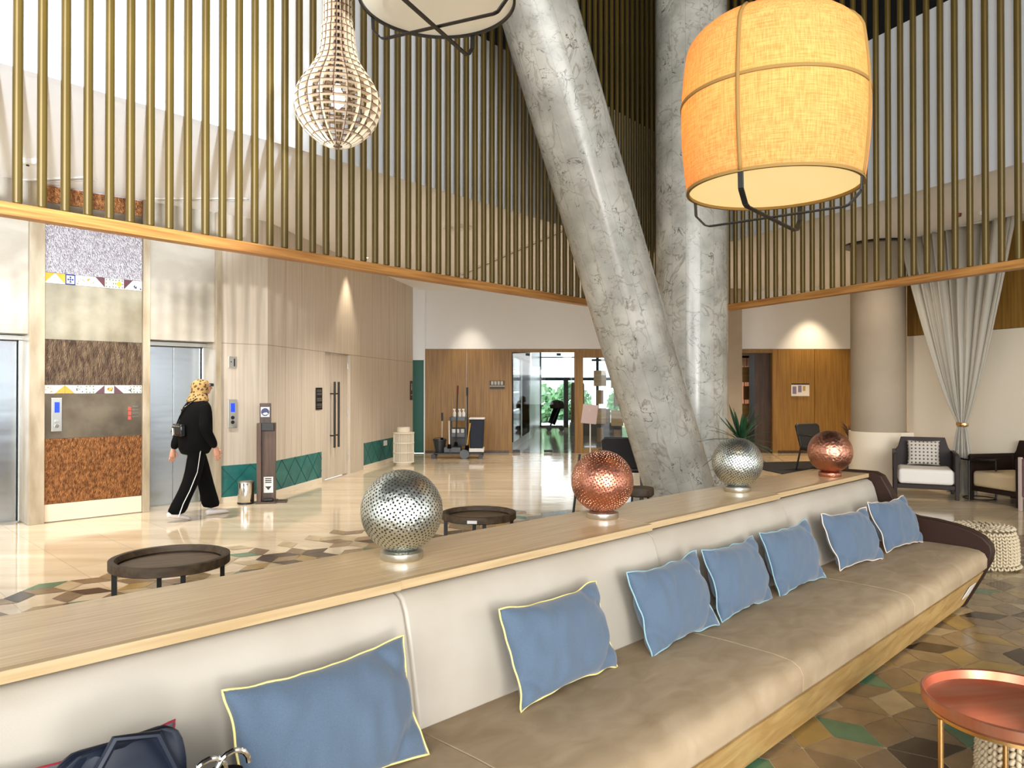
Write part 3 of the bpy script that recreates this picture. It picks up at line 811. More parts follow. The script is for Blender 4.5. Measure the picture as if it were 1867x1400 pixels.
# suede clad round pier
pc = P(1601, 885, 11.75)
rc = thing('round_clad_column', 'round taupe fabric-clad column on a cream plinth beside the curtain', 'column', (pc.x, 11.75, 0))
MB().cyl((0, 0, .83), (0, 0, CZ - .002), .40, n=48).build('shaft', TAUPE, rc, smooth=True)
MB().cyl((0, 0, 0), (0, 0, .83), .43, n=48).build('plinth', CREAM, rc, smooth=True)
MB().cyl((0, 0, CZ - .03), (0, 0, CZ - .001), .5, n=48).build('collar', BLACKG, rc, smooth=True)
st(MB().box(pc.x - .08, pc.x + .35, 11.35, 11.5, 0, .83).build('wall_right_low', CREAM))

# ------------------------------------------------------------------ marble columns
co = MB().cyl((0, 0, 0), (0, 0, 9), .483, n=96).build('marble_column', MARBLE, smooth=True, loc=(2.474, 10.2, 0))
tag(co, 'upright round white marble column with dark veins', 'column')
b0, b1 = Vector((2.157, 9.45, .15)), Vector((.344, 8.18, 5.53)); dr_ = (b1 - b0) / (b1.z - b0.z)
lo_, hi_ = b0 - dr_ * .15, b0 + dr_ * 8.85
L_ = (hi_ - lo_).length
cm = MB().cyl((0, 0, -.25), (0, 0, L_), .43, n=96)
bmesh.ops.bisect_plane(cm.bm, geom=cm.bm.verts[:] + cm.bm.edges[:] + cm.bm.faces[:], plane_co=(0, 0, 0), plane_no=(0, 0, 1)) if False else None
co = cm.build('marble_column', MARBLE, smooth=True)
co.location = lo_; co.rotation_euler = (hi_ - lo_).to_track_quat('Z', 'Y').to_euler()
tag(co, 'leaning round white marble column rising from the foot of the upright one', 'column')

# ------------------------------------------------------------------ sofa
sofa = thing('banquette_sofa', 'long built-in banquette sofa with beige leather back, taupe seat and oak console behind', 'sofa', (0, 0, 0), A45)
SEG = [(-1.35, .05), (.05, 1.456), (1.456, 2.894), (2.894, 4.26), (4.26, 5.775)]
CF = [1.965, 1.965, 1.97, 1.995, 2.02]
for i, (u0, u1) in enumerate(SEG):
    cf = CF[i]; g = .0015
    # console
    MB().box(u0 + .001, u1 - .001, cf + .03, 2.444, .845, .8726).build('console_top', WOOD_TOP, sofa)
    MB().box(u0 + .001, u1 - .001, cf, cf + .029, .843, .8732).build('edge_band', WOOD_EDGE, sofa, bevel=.002)
    if i < 5: MB().box(u0 + g, u1 - g, 2.08, 2.40, .02, .842).build('console_carcass', WOOD_OAK, sofa)
    # back cushion profile (d,z)
    pr = [(2.06, .40), (2.06, .80), (2.03, .83), (1.995, .832), (1.965, .815), (1.945, .775), (1.925, .70), (1.905, .60), (1.888, .50), (1.875, .43), (1.875, .385), (1.95, .36)]
    off = cf - 1.965
    mb = MB().prism([(d + off * (z > .5) * .6, z) for d, z in pr], lambda p, t: (t, p[0], p[1]), u0 + g, u1 - g)
    mb.build('back_cushion', LEATHER, sofa, smooth=True, bevel=.012, seg=3)
    pr = [(1.90, .30), (1.90, .405), (1.87, .418), (1.6, .424), (1.38, .42), (1.31, .411), (1.278, .392), (1.262, .36), (1.265, .30), (1.29, .272)]
    MB().prism(pr, lambda p, t: (t, p[0], p[1]), u0 + g, u1 - g).build('seat_cushion', SUEDE, sofa, smooth=True, bevel=.003, seg=2)
    pr = [(2.06, .02), (2.06, .355), (1.93, .355), (1.92, .295), (1.285, .268), (1.41, .02)]
    MB().prism(pr, lambda p, t: (t, p[0], p[1]), u0 + .001, u1 - .001).build('base_panel', WOOD_BASE, sofa)
arm = [(2.47, 0.0), (2.47, .885), (1.99, .885), (1.935, .86), (1.88, .76), (1.83, .66), (1.77, .605), (1.70, .588), (1.58, .58), (1.45, .56), (1.36, .535), (1.29, .50), (1.245, .45), (1.235, .40), (1.25, .33), (1.30, .22), (1.41, .0)]
MB().prism(arm, lambda p, t: (t, p[0], p[1]), 5.782, 5.88).build('side_arm', BROWN, sofa, smooth=True, bevel=.012, seg=3)
pm = Matrix.Translation((5.60, 1.338, .155)) @ Matrix.Rotation(math.atan2(.125, -.248) - R(90) + R(0), 4, 'X')
MB().box(-.07, .07, -.05, .05, -.004, .0, Matrix.Translation((5.60, 1.332, .165)) @ Matrix.Rotation(-math.atan2(.248, .125), 4, 'X')).build('white_label', WHITEP, sofa)


def pillow(lab, w, h, T, piping, u, d, z, lean, roll, yaw=0, seed=0, par=None, dog=()):
    """lumbar cushion; local x width, y height, z out"""
    t = thing('cushion', lab, 'cushion', group=None)
    m = Matrix.Rotation(A45, 4, 'Z') @ Matrix.Translation((u, d, z)) @ Matrix.Rotation(yaw, 4, 'Z') @ Matrix(((1, 0, 0, 0), (0, math.sin(lean), -math.cos(lean), 0), (0, math.cos(lean), math.sin(lean), 0), (0, 0, 0, 1))) @ Matrix.Rotation(roll, 4, 'Z')
    t.matrix_world = m
    n = 30; b = MB(); rows = {}

    def shape(x, y, sd):
        ex, ey = abs(x), abs(y)
        px_ = x * w / 2 * (1 - .07 * (1 - ey ** 2) ** 1.0 * ex ** 3)
        py_ = y * h / 2 * (1 - .13 * (1 - ex ** 2) ** 1.0 * ey ** 3)
        th = T / 2 * max(0, (1 - ex ** 2.6)) ** .55 * max(0, (1 - ey ** 2.6)) ** .55
        nn = noise.noise(Vector((px_ * 9 + seed * 7, py_ * 9, seed * 3.1))) * .010 + noise.noise(Vector((px_ * 22 + seed * 5, py_ * 14 - px_ * 16, seed))) * .010
        edge = min(1, 3 * (1 - max(ex, ey)) + .1)
        wv = noise.noise(Vector((px_ * 8, py_ * 8, seed * 1.7))) * .02 * (1 - edge)
        crease = 0
        for (cx, cy) in ((-1, -1), (1, -1), (-1, 1), (1, 1)):
            r_ = math.hypot(x - cx, (y - cy) * .7)
            crease += -.02 * math.exp(-((r_ - .40) / .10) ** 2) * (1 if (cx, cy) in ((-1, -1), (1, 1), (1, -1)) else .6)
        return Vector((px_, py_, (th + nn * edge * min(1, th / .02) + crease * min(1, th / .03)) * sd + wv))
    for sd in (1, -1):
        for j in range(n + 1):
            for i in range(n + 1):
                if sd == -1 and (i in (0, n) or j in (0, n)): rows[sd, i, j] = rows[1, i, j]; continue
                x, y = -1 + 2 * i / n, -1 + 2 * j / n
                x = math.copysign(abs(x) ** .85, x); y = math.copysign(abs(y) ** .85, y)
                p = shape(x, y, sd)
                if i in (0, n) or j in (0, n): p.z = noise.noise(Vector((p.x * 9, p.y * 9, seed * 1.7))) * .022; p.x += noise.noise(Vector((p.y * 14, seed, 2))) * .010; p.y += noise.noise(Vector((p.x * 11, seed, 5))) * .012
                rows[sd, i, j] = b.bm.verts.new(p)
        for j in range(n):
            for i in range(n):
                q = [rows[sd, i, j], rows[sd, i + 1, j], rows[sd, i + 1, j + 1], rows[sd, i, j + 1]]
                b.bm.faces.new(q if sd > 0 else q[::-1])
    ring = [rows[1, i, 0].co.copy() for i in range(n)] + [rows[1, n, j].co.copy() for j in range(n)] + [rows[1, i, n].co.copy() for i in range(n, 0, -1)] + [rows[1, 0, j].co.copy() for j in range(n, 0, -1)]
    b.build('cover', BLUE, t, smooth='all', norm=False)
    MB().tube(ring, .0036, 6, True).build('piping', piping, t, smooth='all')
    return t


LN = R(19)
pillow('blue cushion with red piping behind the navy handbag', .56, .34, .13, PIPE_R, .41, 1.80, .545, R(18), R(-2), seed=9)
pillow('large blue cushion with yellow piping, next to the navy handbag', .575, .345, .15, PIPE_Y, 1.085, 1.775, .585, LN, R(0), R(2), seed=1)
pillow('smaller blue cushion with yellow piping, just past the back seam', .565, .335, .15, PIPE_Y, 2.05, 1.79, .582, LN, R(-1), R(3), seed=2)
pillow('blue cushion with pale blue piping, between the yellow piped cushion and its overlapping twin', .54, .345, .15, PIPE_B, 2.78, 1.785, .58, LN, R(1), R(0), seed=3)
pillow('blue cushion with pale blue piping overlapped by the one before it, bottom corner folded', .55, .335, .14, PIPE_B, 3.385, 1.80, .575, LN, R(-1), R(2), seed=4)
pillow('blue cushion with thin pale piping, third from the brown sofa arm', .54, .34, .14, PIPE_B, 3.98, 1.79, .58, LN, R(1), R(-2), seed=5)
pillow('blue cushion with blush piping, second from the brown sofa arm', .55, .34, .15, PIPE_W, 4.74, 1.755, .58, R(22), R(-1), R(-7), seed=6)
pillow('blue cushion with white piping leaning in the corner against the brown arm', .54, .34, .15, PIPE_W, 5.44, 1.73, .585, R(24), R(0), R(-7), seed=7)
pb = pillow('dark blue cushion end peeping out behind the brown sofa arm', .24, .2, .09, PIPE_B, 6.0, 1.93, .62, R(15), R(20), R(60), seed=8)
pb.location = S(5.99, 1.99, .66)

# handbags on the seat
hb = thing('navy_handbag', 'navy leather handbag slumped on the sofa seat by the red piped cushion', 'handbag', S(.50, 1.62, .424), A45 + R(4))
b = MB(); n = 24; rings = []
for k in range(10):
    t_ = k / 9; z = .37 * t_; wx = .155 * (1 - .25 * t_ ** 2); wy = .075 * (1 - .75 * t_)
    rings.append([(math.copysign(abs(math.cos(a_)) ** .6, math.cos(a_)) * wx + .015 * noise.noise(Vector((a_, t_ * 4, 1))), math.copysign(abs(math.sin(a_)) ** .7, math.sin(a_)) * wy + .022 * noise.noise(Vector((a_ * 2, t_ * 5, 2))), z + .02 * noise.noise(Vector((a_ * 1.5, 7, 1))) * t_) for a_ in [q * 2 * math.pi / n for q in range(n)]])
b.loft(rings).build('body', NAVYL, hb, smooth=True, subd=1)
MB().tube([(-.12, -.02, .34), (-.13, -.06, .22), (-.17, -.1, .1), (-.2, -.11, .03)], .012, 8).build('strap', BLACKF, hb, smooth=True)
MB().tube([(-.09, -.035, .28), (-.02, -.03, .385), (.06, -.035, .37), (.11, -.045, .25)], .009, 8).build('handle', NAVYL, hb, smooth=True)
hb2 = thing('black_purse', 'black purse with metal clasp on the sofa seat beside the large yellow piped cushion', 'handbag', S(.66, 1.54, .424), A45)
MB().lathe([(0, 0), (.07, 0), (.085, .05), (.08, .2), (.06, .265), (0, .285)], 20, m=Matrix.Diagonal((1, .6, 1, 1))).build('body', BLACKF, hb2, smooth=True)
for k in (-.02, .03): MB().tube([(k + .035 * math.cos(q * math.pi / 8), -.02, .28 + .035 * math.sin(q * math.pi / 8)) for q in range(9)], .006, 8).build('clasp_ring', STEEL_S, hb2, smooth=True)

# ------------------------------------------------------------------ metal globes
GA = math.pi * (3 - math.sqrt(5))


def globe_mesh(R_, n, hole, depth, mats, name):
    b = bmesh.new()
    rid = {}
    rnd = random.Random(4)
    for i in range(n):
        z = 1 - 2 * (i + .5) / n; r = math.sqrt(1 - z * z); ph = i * GA
        c = Vector((r * math.cos(ph), r * math.sin(ph), z)); c = (c + Vector((rnd.gauss(0, .007), rnd.gauss(0, .007), rnd.gauss(0, .007)))).normalized()
        t = c.orthogonal().normalized(); s_ = c.cross(t)
        rr = hole / R_ * rnd.uniform(.85, 1.15)
        for k in range(6):
            a_ = k * math.pi / 3 + rnd.random() * .3
            v = b.verts.new((c + (t * math.cos(a_) + s_ * math.sin(a_)) * rr).normalized() * R_); rid[v] = i
    bmesh.ops.convex_hull(b, input=b.verts[:])
    holes = {}
    for f in b.faces:
        ids = {rid.get(v, -1) for v in f.verts}
        if len(ids) == 1: holes.setdefault(ids.pop(), []).append(f)
    for i, fs in holes.items():
        vs = {v for f in fs for v in f.verts}; c = sum((v.co for v in vs), Vector()) / len(vs); cv = b.verts.new(c * (1 - depth / R_))
        edges = [e for e in {e for f in fs for e in f.edges} if sum(1 for f in e.link_faces if f in fs) == 1]
        pairs = [(e.verts[0], e.verts[1]) for e in edges]
        bmesh.ops.delete(b, geom=fs, context='FACES_ONLY')
        for p, q in pairs:
            f = b.faces.new((p, q, cv)); f.material_index = 1
    loose = [v for v in b.verts if not v.link_faces]
    bmesh.ops.delete(b, geom=loose, context='VERTS')
    loosee = [e for e in b.edges if not e.link_faces]
    bmesh.ops.delete(b, geom=loosee, context='EDGES')
    bmesh.ops.recalc_face_normals(b, faces=b.faces)
    me = bpy.data.meshes.new(name); b.to_mesh(me); b.free()
    for m_ in mats: me.materials.append(m_)
    return me


def hammered_mesh(R_, mats):
    b = bmesh.new(); bmesh.ops.create_icosphere(b, subdivisions=6, radius=R_)
    for v in b.verts:
        d_, _ = noise.voronoi(v.co * 62)
        v.co *= 1 + .028 * (min(d_[0], .6) - .3)
        v.co += v.co.normalized() * .002 * noise.noise(v.co * 30)
    for f in b.faces: f.smooth = True
    me = bpy.data.meshes.new('globe'); b.to_mesh(me); b.free()
    for m_ in mats: me.materials.append(m_)
    return me


GM = globe_mesh(.151, 1450, .0040, .006, [SILVER, HOLE_D], 'globe')
GM2 = GM.copy(); GM2.materials.clear(); GM2.materials.append(COPPER); GM2.materials.append(HOLE_C)
GM3 = hammered_mesh(.151, [COPPER])
for px, Y, me, lab, bm_ in ((733, 2.75, GM, 'silver perforated metal globe lamp on the oak console, the biggest in view', STEEL_SATIN),
                            (1098, 3.62, GM2, 'copper perforated globe on a silver foot on the oak console', STEEL_SATIN),
                            (1344, 4.55, GM, 'silver perforated metal globe on the oak console in front of the potted plant', STEEL_SATIN),
                            (1513, 5.33, GM3, 'copper hammered globe on a copper foot at the far end of the oak console', COPPER)):
    X = (px - 933.5) / F * Y
    t = thing('globe_lamp', lab, 'globe lamp', (X, Y, .8735), random.Random(px).random() * 6)
    g_ = bpy.data.objects.new('globe', me); COL.objects.link(g_); g_.parent = t; g_.location = (0, 0, .176)
    MB().lathe([(0, 0), (.076, 0), (.079, .006), (.079, .026), (.07, .032), (.06, .034), (.0, .034)], 48).build('foot', bm_, t, smooth=True)

# ------------------------------------------------------------------ pendants


def pendant(lab, cx, Y, z0, Rb, H, linen_, diff, rot, rim_m, lit, rimz=0):
    t = thing('pendant_lamp', lab, 'pendant lamp', (cx, Y, z0), rot)
    prof = []
    for k in range(25):
        q = k / 24; r = Rb * (1 + .085 * math.sin(math.pi * min(1, q * 1.0)) ** .9 - .03 * q)
        if q > .86: r -= Rb * .16 * ((q - .86) / .14) ** 2
        prof.append((r, q * H))
    inner = [(r - .004, z) for r, z in prof][::-1]
    sh = MB().lathe(prof + inner, 96, closed=True).build('lamp_shade', linen_, t, smooth=True)
    for k in range(4):
        a_ = k * math.pi / 2
        MB().tube([((r + .001) * math.cos(a_), (r + .001) * math.sin(a_), z) for r, z in prof], .010, 6).build('seam', SEAM if lit else LINEN_W, sh, smooth='all')
    zi = 13; rr, zz = prof[zi]
    MB().lathe([(rr - .002, zz - .010), (rr + .005, zz - .007), (rr + .005, zz + .007), (rr - .002, zz + .010)], 96, closed=True).build('seam', SEAM if lit else LINEN_W, sh, smooth=True)
    MB().lathe([(Rb + .004, -.008), (Rb + .004, .006), (Rb - .010, .006), (Rb - .010, -.008)], 96, closed=True).build('rim', rim_m, t, smooth=True)
    MB().lathe([(0, .007), (Rb - .008, .007), (Rb - .008, .012), (0, .012)], 64).build('diffuser', diff, t, smooth=True)
    dz = .135; rb = Rb * .86
    for k in range(2):
        a_ = k * math.pi / 2; c_, s_ = math.cos(a_), math.sin(a_)
        zb = -dz - k * .012
        path = [(-Rb + .002, .0), (-Rb * .985, zb * .55), (-rb, zb * .95), (-rb * .93, zb), (rb * .93, zb), (rb, zb * .95), (Rb * .985, zb * .55), (Rb - .002, .0)]
        pts = [Vector((x * c_, x * s_, z)) for x, z in path]; b = MB()
        for p, q in zip(pts, pts[1:]): b.bar(p, q, .022, .006, (-s_, c_, 0)) if False else b.bar(p, q, .007, .026, (s_, -c_, 0))
        b.build('frame_bar', BLACK, t, bevel=.002)
    MB().cyl((0, 0, H), (0, 0, 9 - z0 - .001), .01, n=8).build('cord', BLACK, t)
    MB().lathe([(0, H - .02), (Rb * .5, H - .02), (Rb * .5, H), (0, H)], 24).build('top_plate', BLACK, t)
    if lit:
        pl = light('POINT', 'pendant_bulb', (cx, Y, z0 + .42), (cx, Y, 0), lit, (1, .84, .62), shadow_soft_size=.12)
    return t


pendant('large warm-lit orange linen pendant lamp hanging over the sofa', (1410 - 933.5) / F * 3.54, 3.54, 2.458, .40, .76, LINEN_O, DIFF_O, R(-39), SEAM, 36)
pendant('pale linen pendant lamp with black rim cut off above, next to the lattice lamp', (797 - 933.5) / F * 3.8, 3.8, 3.50, .40, .76, LINEN_W, DIFF_W, R(-24), BLACK, 0)

# lattice lamp
lx, ly, lz = (615 - 933.5) / F * 4.33, 4.33, 3.165
lt = thing('lattice_pendant_lamp', 'gourd-shaped pale plywood lattice pendant lamp', 'pendant lamp', (lx, ly, lz), R(8))
gp_ = [(-.245, .06), (-.225, .105), (-.195, .148), (-.15, .195), (-.1, .228), (-.05, .246), (0, .252), (.05, .246), (.1, .226), (.15, .195), (.2, .160), (.25, .130), (.30, .112), (.36, .102), (.44, .098), (.455, .088), (.6, .086), (.8, .084), (1.0, .082)]


def rprof(z):
    for (a_, ra), (b_, rb_) in zip(gp_, gp_[1:]):
        if a_ <= z <= b_: return ra + (rb_ - ra) * (z - a_) / (b_ - a_)
    return gp_[-1][1]


rib0 = None
for k in range(20):
    if rib0 is None:
        b = MB(); zs = [-.245 + i * (1.245 / 60) for i in range(61)]
        out = [(rprof(z), z) for z in zs]; inn = [(max(r - .034, .02), z) for r, z in out]
        th = .0022
        for i in range(60):
            for sg in (-1, 1):
                b.mi = 0; b.face([(out[i][0], sg * th, out[i][1]), (out[i + 1][0], sg * th, out[i + 1][1]), (inn[i + 1][0], sg * th, inn[i + 1][1]), (inn[i][0], sg * th, inn[i][1])])
            b.mi = 1
            for pr in (out, inn): b.face([(pr[i][0], -th, pr[i][1]), (pr[i + 1][0], -th, pr[i + 1][1]), (pr[i + 1][0], th, pr[i + 1][1]), (pr[i][0], th, pr[i][1])])
        bmesh.ops.remove_doubles(b.bm, verts=b.bm.verts, dist=1e-5)
        rib0 = b.build('rib', [PLY, PLY_EDGE], lt); o = rib0
    else:
        o = rib0.copy(); COL.objects.link(o); o.parent = lt
    o.rotation_euler = (0, 0, k * 2 * math.pi / 20)
z = -.235; zz_ = []
while z < .98:
    zz_.append(z); z += .042
for z in zz_:
    r = rprof(z) - .002; th = .0022; b = MB(); n = 60
    b.mi = 0; b.lathe([(r, z + th), (r - .033, z + th)], n); b.lathe([(r, z - th), (r - .033, z - th)], n)
    b.mi = 1; b.lathe([(r, z - th), (r, z + th)], n); b.lathe([(r - .033, z - th), (r - .033, z + th)], n)
    b.build('ring', [PLY, PLY_EDGE], lt)
MB().lathe([(0, -.03), (.035, 0), (.045, .04), (.02, .09), (.015, .12), (0, .12)], 16).build('bulb', BULBW, lt, smooth=True)
MB().cyl((0, 0, .11), (0, 0, 9 - lz - .001), .006, n=8).build('cord', BLACK, lt)

# ------------------------------------------------------------------ tables and poufs


def tray_table(lab, px, Y, rad):
    t = thing('tray_table', lab, 'coffee table', ((px - 933.5) / F * Y, Y, 0), R(20))
    h = .45
    MB().lathe([(rad * .86, h - .035), (rad * .90, h - .002), (rad * .97, h), (rad, h - .004), (rad, h - .055), (rad * .98, h - .06), (0, h - .06), (0, h - .045), (rad * .85, h - .045)], 72, closed=False).build('tray', WOOD_TRAY, t, smooth=True)
    MB().lathe([(0, h - .0445), (rad * .855, h - .0445), (rad * .855, h - .046), (0, h - .046)], 72).build('tray_bottom', WOOD_TRAY_IN, t)
    for k in range(4):
        a_ = k * math.pi / 2 + .3; x, y = rad * .9 * math.cos(a_), rad * .9 * math.sin(a_)
        MB().box(x - .014, x + .014, y - .014, y + .014, 0, h - .06).build('leg', BLACK, t)
    return t


tray_table('round dark wood tray table on patterned tiles, closer to the lifts', 312, 4.68, .352)
t2 = tray_table('round wood tray table behind the big silver globe, with a tag on its rim', 873.5, 6.36, .318)
MB().box(-.05, .03, -.322, -.316, .40, .425).build('paper_tag', WHITEP, t2)
t2.rotation_euler = (0, 0, R(-6))

ct = thing('copper_tray_table', 'round copper tray table on slender brass legs', 'side table', ((1846 - 933.5) / F * 2.36, 2.36, 0), R(10))
MB().lathe([(0, .478), (.235, .478), (.245, .484), (.25, .512), (.256, .516), (.262, .512), (.258, .48), (.245, .468), (0, .466)], 96).build('tray', COPPER_T, ct, smooth=True)
MB().lathe([(.232, .455), (.24, .455), (.24, .466), (.232, .466)], 64, closed=True).build('support_ring', BRASS, ct, smooth=True)
for k in range(3):
    a_ = R(172) + k * 2 * math.pi / 3
    MB().cyl((.238 * math.cos(a_), .238 * math.sin(a_), 0), (.238 * math.cos(a_), .238 * math.sin(a_), .455), .008, n=12).build('leg', BRASS, ct, smooth=True)


def pouf(lab, X, Y, rad, H, rows, cols):
    t = thing('knitted_pouf', lab, 'pouf', (X, Y, 0))
    b = MB()
    # knit: columns of V-shaped stitches
    for j in range(rows):
        q = (j + .5) / rows; z = H * (.04 + .9 * q); rr = rad * (1 - .10 * (2 * q - 1) ** 4 - .06 * q + (.10 if q < .12 else 0))
        for i in range(cols):
            a0 = 2 * math.pi * i / cols; da = 2 * math.pi / cols; hh = H / rows
            for sg in (-1, 1):
                p0 = (rr * math.cos(a0 + sg * da * .42), rr * math.sin(a0 + sg * da * .42), z + hh * .55)
                p1 = ((rr + .01) * math.cos(a0 + sg * da * .22), (rr + .01) * math.sin(a0 + sg * da * .22), z)
                p2 = (rr * .99 * math.cos(a0 + sg * da * .05), rr * .99 * math.sin(a0 + sg * da * .05), z - hh * .45)
                b.tube([p0, p1, p2], [.006, .0105, .006], 5)
    b.build('knit_cover', ROPE, t, smooth='all')
    c = MB().lathe([(0, 0), (rad * .9, 0), (rad * .985, H * .1), (rad * .975, H * .5), (rad * .9, H * .92), (rad * .7, H), (0, H * 1.01)], 40).build('filling', mat('pouf_core', (128, 112, 86), .9), t, smooth=True)
    k = MB()
    for q in range(6):
        r_ = rad * (.86 - q * .14)
        if r_ < .02: break
        m_ = max(6, int(cols * r_ / rad))
        for i in range(m_):
            a0 = 2 * math.pi * i / m_; k.tube([((r_ - .018) * math.cos(a0 - .06), (r_ - .018) * math.sin(a0 - .06), H + .002), (r_ * math.cos(a0), r_ * math.sin(a0), H + .008 - q * .0), ((r_ + .018) * math.cos(a0 + .06), (r_ + .018) * math.sin(a0 + .06), H - .002)], [.006, .010, .006], 5)
    k.build('knit_top', ROPE, t, smooth='all')


pouf('cream knitted rope pouf past the end of the sofa', 4.0, 6.3, .255, .33, 11, 34)
pouf('cream knitted rope pouf under the copper tray table', 1.97, 2.72, .225, .31, 11, 32)

# ------------------------------------------------------------------ lounge armchairs


def armchair(lab, loc, rot, cush, side):
    t = thing('lounge_armchair', lab, 'armchair', loc, rot)   # faces local -y
    w, dp = .37, .36
    for sx in (-1, 1):
        for sy, hh in ((-1, .60), (1, .62)):
            b = MB().loft([[(sx * (w - .0) + a_ * .022, sy * (dp - .02) + c_ * .025, 0) for a_, c_ in ((-1, -1), (1, -1), (1, 1), (-1, 1))], [(sx * w + a_ * .024, sy * (dp - .02) + c_ * .03, hh) for a_, c_ in ((-1, -1), (1, -1), (1, 1), (-1, 1))]])
            b.build('leg', CHAIRWOOD, t, bevel=.004)
        MB().box(sx * w - .02, sx * w + .02, -dp, dp, .57, .62).build('armrest', CHAIRWOOD, t, bevel=.008)
        MB().box(sx * w - .014, sx * w + .014, -dp + .03, dp, .36, .57).build('side_panel', side, t)
    bp = [(-w, .58), (-w + .05, .66), (-w + .09, .80), (w - .09, .80), (w - .05, .66), (w, .58), (w, .2), (-w, .2)]
    MB().prism(bp, lambda p, q: (p[0], q + (p[1] - .2) * .06, p[1]), dp - .05, dp).build('backrest', CHAIRWOOD, t, bevel=.006)
    MB().box(-w + .02, w - .02, -dp + .01, dp - .04, .13, .19).build('seat_frame', CHAIRWOOD, t, bevel=.006)
    MB().box(-w + .035, w - .035, -dp + .0, dp - .055, .192, .40).build('seat_cushion', cush, t, smooth=True, bevel=.045, seg=4)
    return t


def scatter_cushion(lab, loc, rotz, lean, w, m_):
    b = MB(); n = 16; rows = {}
    for sd in (1, -1):
        for j in range(n + 1):
            for i in range(n + 1):
                if sd < 0 and (i in (0, n) or j in (0, n)): rows[sd, i, j] = rows[1, i, j]; continue
                x, y = -1 + 2 * i / n, -1 + 2 * j / n; th = .065 * max(0, (1 - x ** 4) * (1 - y ** 4)) ** .5
                rows[sd, i, j] = b.bm.verts.new((x * w / 2 * (1 - .07 * (1 - y * y) * x ** 4), y * w * .43 * (1 - .07 * (1 - x * x) * y ** 4), th * sd))
        for j in range(n):
            for i in range(n):
                q = [rows[sd, i, j], rows[sd, i + 1, j], rows[sd, i + 1, j + 1], rows[sd, i, j + 1]]; b.bm.faces.new(q if sd > 0 else q[::-1])
    o = b.build('dotted_cushion', m_, smooth='all', norm=False)
    o.matrix_world = Matrix.Translation(loc) @ Matrix.Rotation(rotz, 4, 'Z') @ Matrix(((1, 0, 0, 0), (0, math.sin(lean), -math.cos(lean), 0), (0, math.cos(lean), math.sin(lean), 0), (0, 0, 0, 1)))
    return tag(o, lab, 'cushion')


a1 = Vector(((1674 - 933.5) / F * 10.6, 10.45, 0)); ar1 = R(-26)
armchair('dark wood armchair with white seat cushion in front of the cream wall', a1, ar1, CUSHW, CHAIRWOOD)
fw = Vector((math.sin(-ar1), -math.cos(ar1), 0)) * -1
scatter_cushion('cream square cushion with brown dots on the white-seated armchair', a1 + Matrix.Rotation(ar1, 3, 'Z') @ Vector((0, .19, .585)), ar1, R(14), .42, DOT)
armchair('dark wood armchair with beige seat and woven side, next to the round side table', Vector(((1842 - 933.5) / F * 9.85, 9.75, 0)), R(-78), CUSHB, CHAIRWOOD)
rt = thing('rattan_armchair', 'armchair with pinkish woven panel and pale frame, cut off by the picture edge', 'armchair', (6.66, 9.0, 0), R(-60))
for sx in (-.3, .3):
    for y in (-.3, .3): MB().box(sx - .02, sx + .02, y - .02, y + .02, 0, .66).build('leg', mat('pale_frame', (178, 160, 150), .5), rt, bevel=.005)
MB().box(-.3, .3, -.31, -.29, .18, .64).build('side_panel', RATTAN, rt)
MB().box(-.3, -.29, -.3, .3, .18, .64).build('side_panel', RATTAN, rt)
MB().box(-.28, .28, -.28, .28, .2, .38).build('seat_cushion', CUSHB, rt, bevel=.03)
sdt = thing('round_side_table', 'small round black side table between the two dark armchairs', 'side table', ((1764 - 933.5) / F * 10.25, 10.0, 0))
MB().lathe([(0, .545), (.215, .545), (.22, .555), (.215, .565), (0, .565)], 40).build('table_top', BLACKG, sdt, smooth=True)
for k in range(3):
    a_ = R(200) + k * 2 * math.pi / 3; MB().cyl((.19 * math.cos(a_), .19 * math.sin(a_), 0), (.19 * math.cos(a_), .19 * math.sin(a_), .545), .012, n=10).build('leg', BLACK, sdt, smooth=True)
MB().tube([(.19 * math.cos(q * math.pi / 12), .19 * math.sin(q * math.pi / 12), .03) for q in range(24)], .008, 6, True).build('base_ring', BLACK, sdt)

# black armchairs


def tub_chair(lab, loc, rot):
    t = thing('black_armchair', lab, 'armchair', loc, rot)
    MB().box(-.27, .27, -.28, .26, .38, .46).build('seat', CHAIRBLK, t, smooth=True, bevel=.03, seg=3)
    prof = [(-.24, .44), (-.27, .82), (-.22, .86), (.22, .86), (.27, .82), (.24, .44)]
    MB().prism(prof, lambda p, q: (p[0], q + (p[1] - .44) * .25, p[1]), .24, .29).build('backrest', CHAIRBLK, t, smooth=True, bevel=.015, seg=3)
    for s_ in (-1, 1):
        MB().tube([(s_ * .26, .27, .66), (s_ * .31, .1, .665), (s_ * .32, -.18, .655), (s_ * .30, -.25, .62), (s_ * .27, -.27, .40), (s_ * .27, -.29, 0)], .016, 8).build('arm_frame', BLACK, t, smooth=True)
        MB().cyl((s_ * .24, .25, .42), (s_ * .27, .34, 0), .016, n=8).build('leg', BLACK, t)
    return t


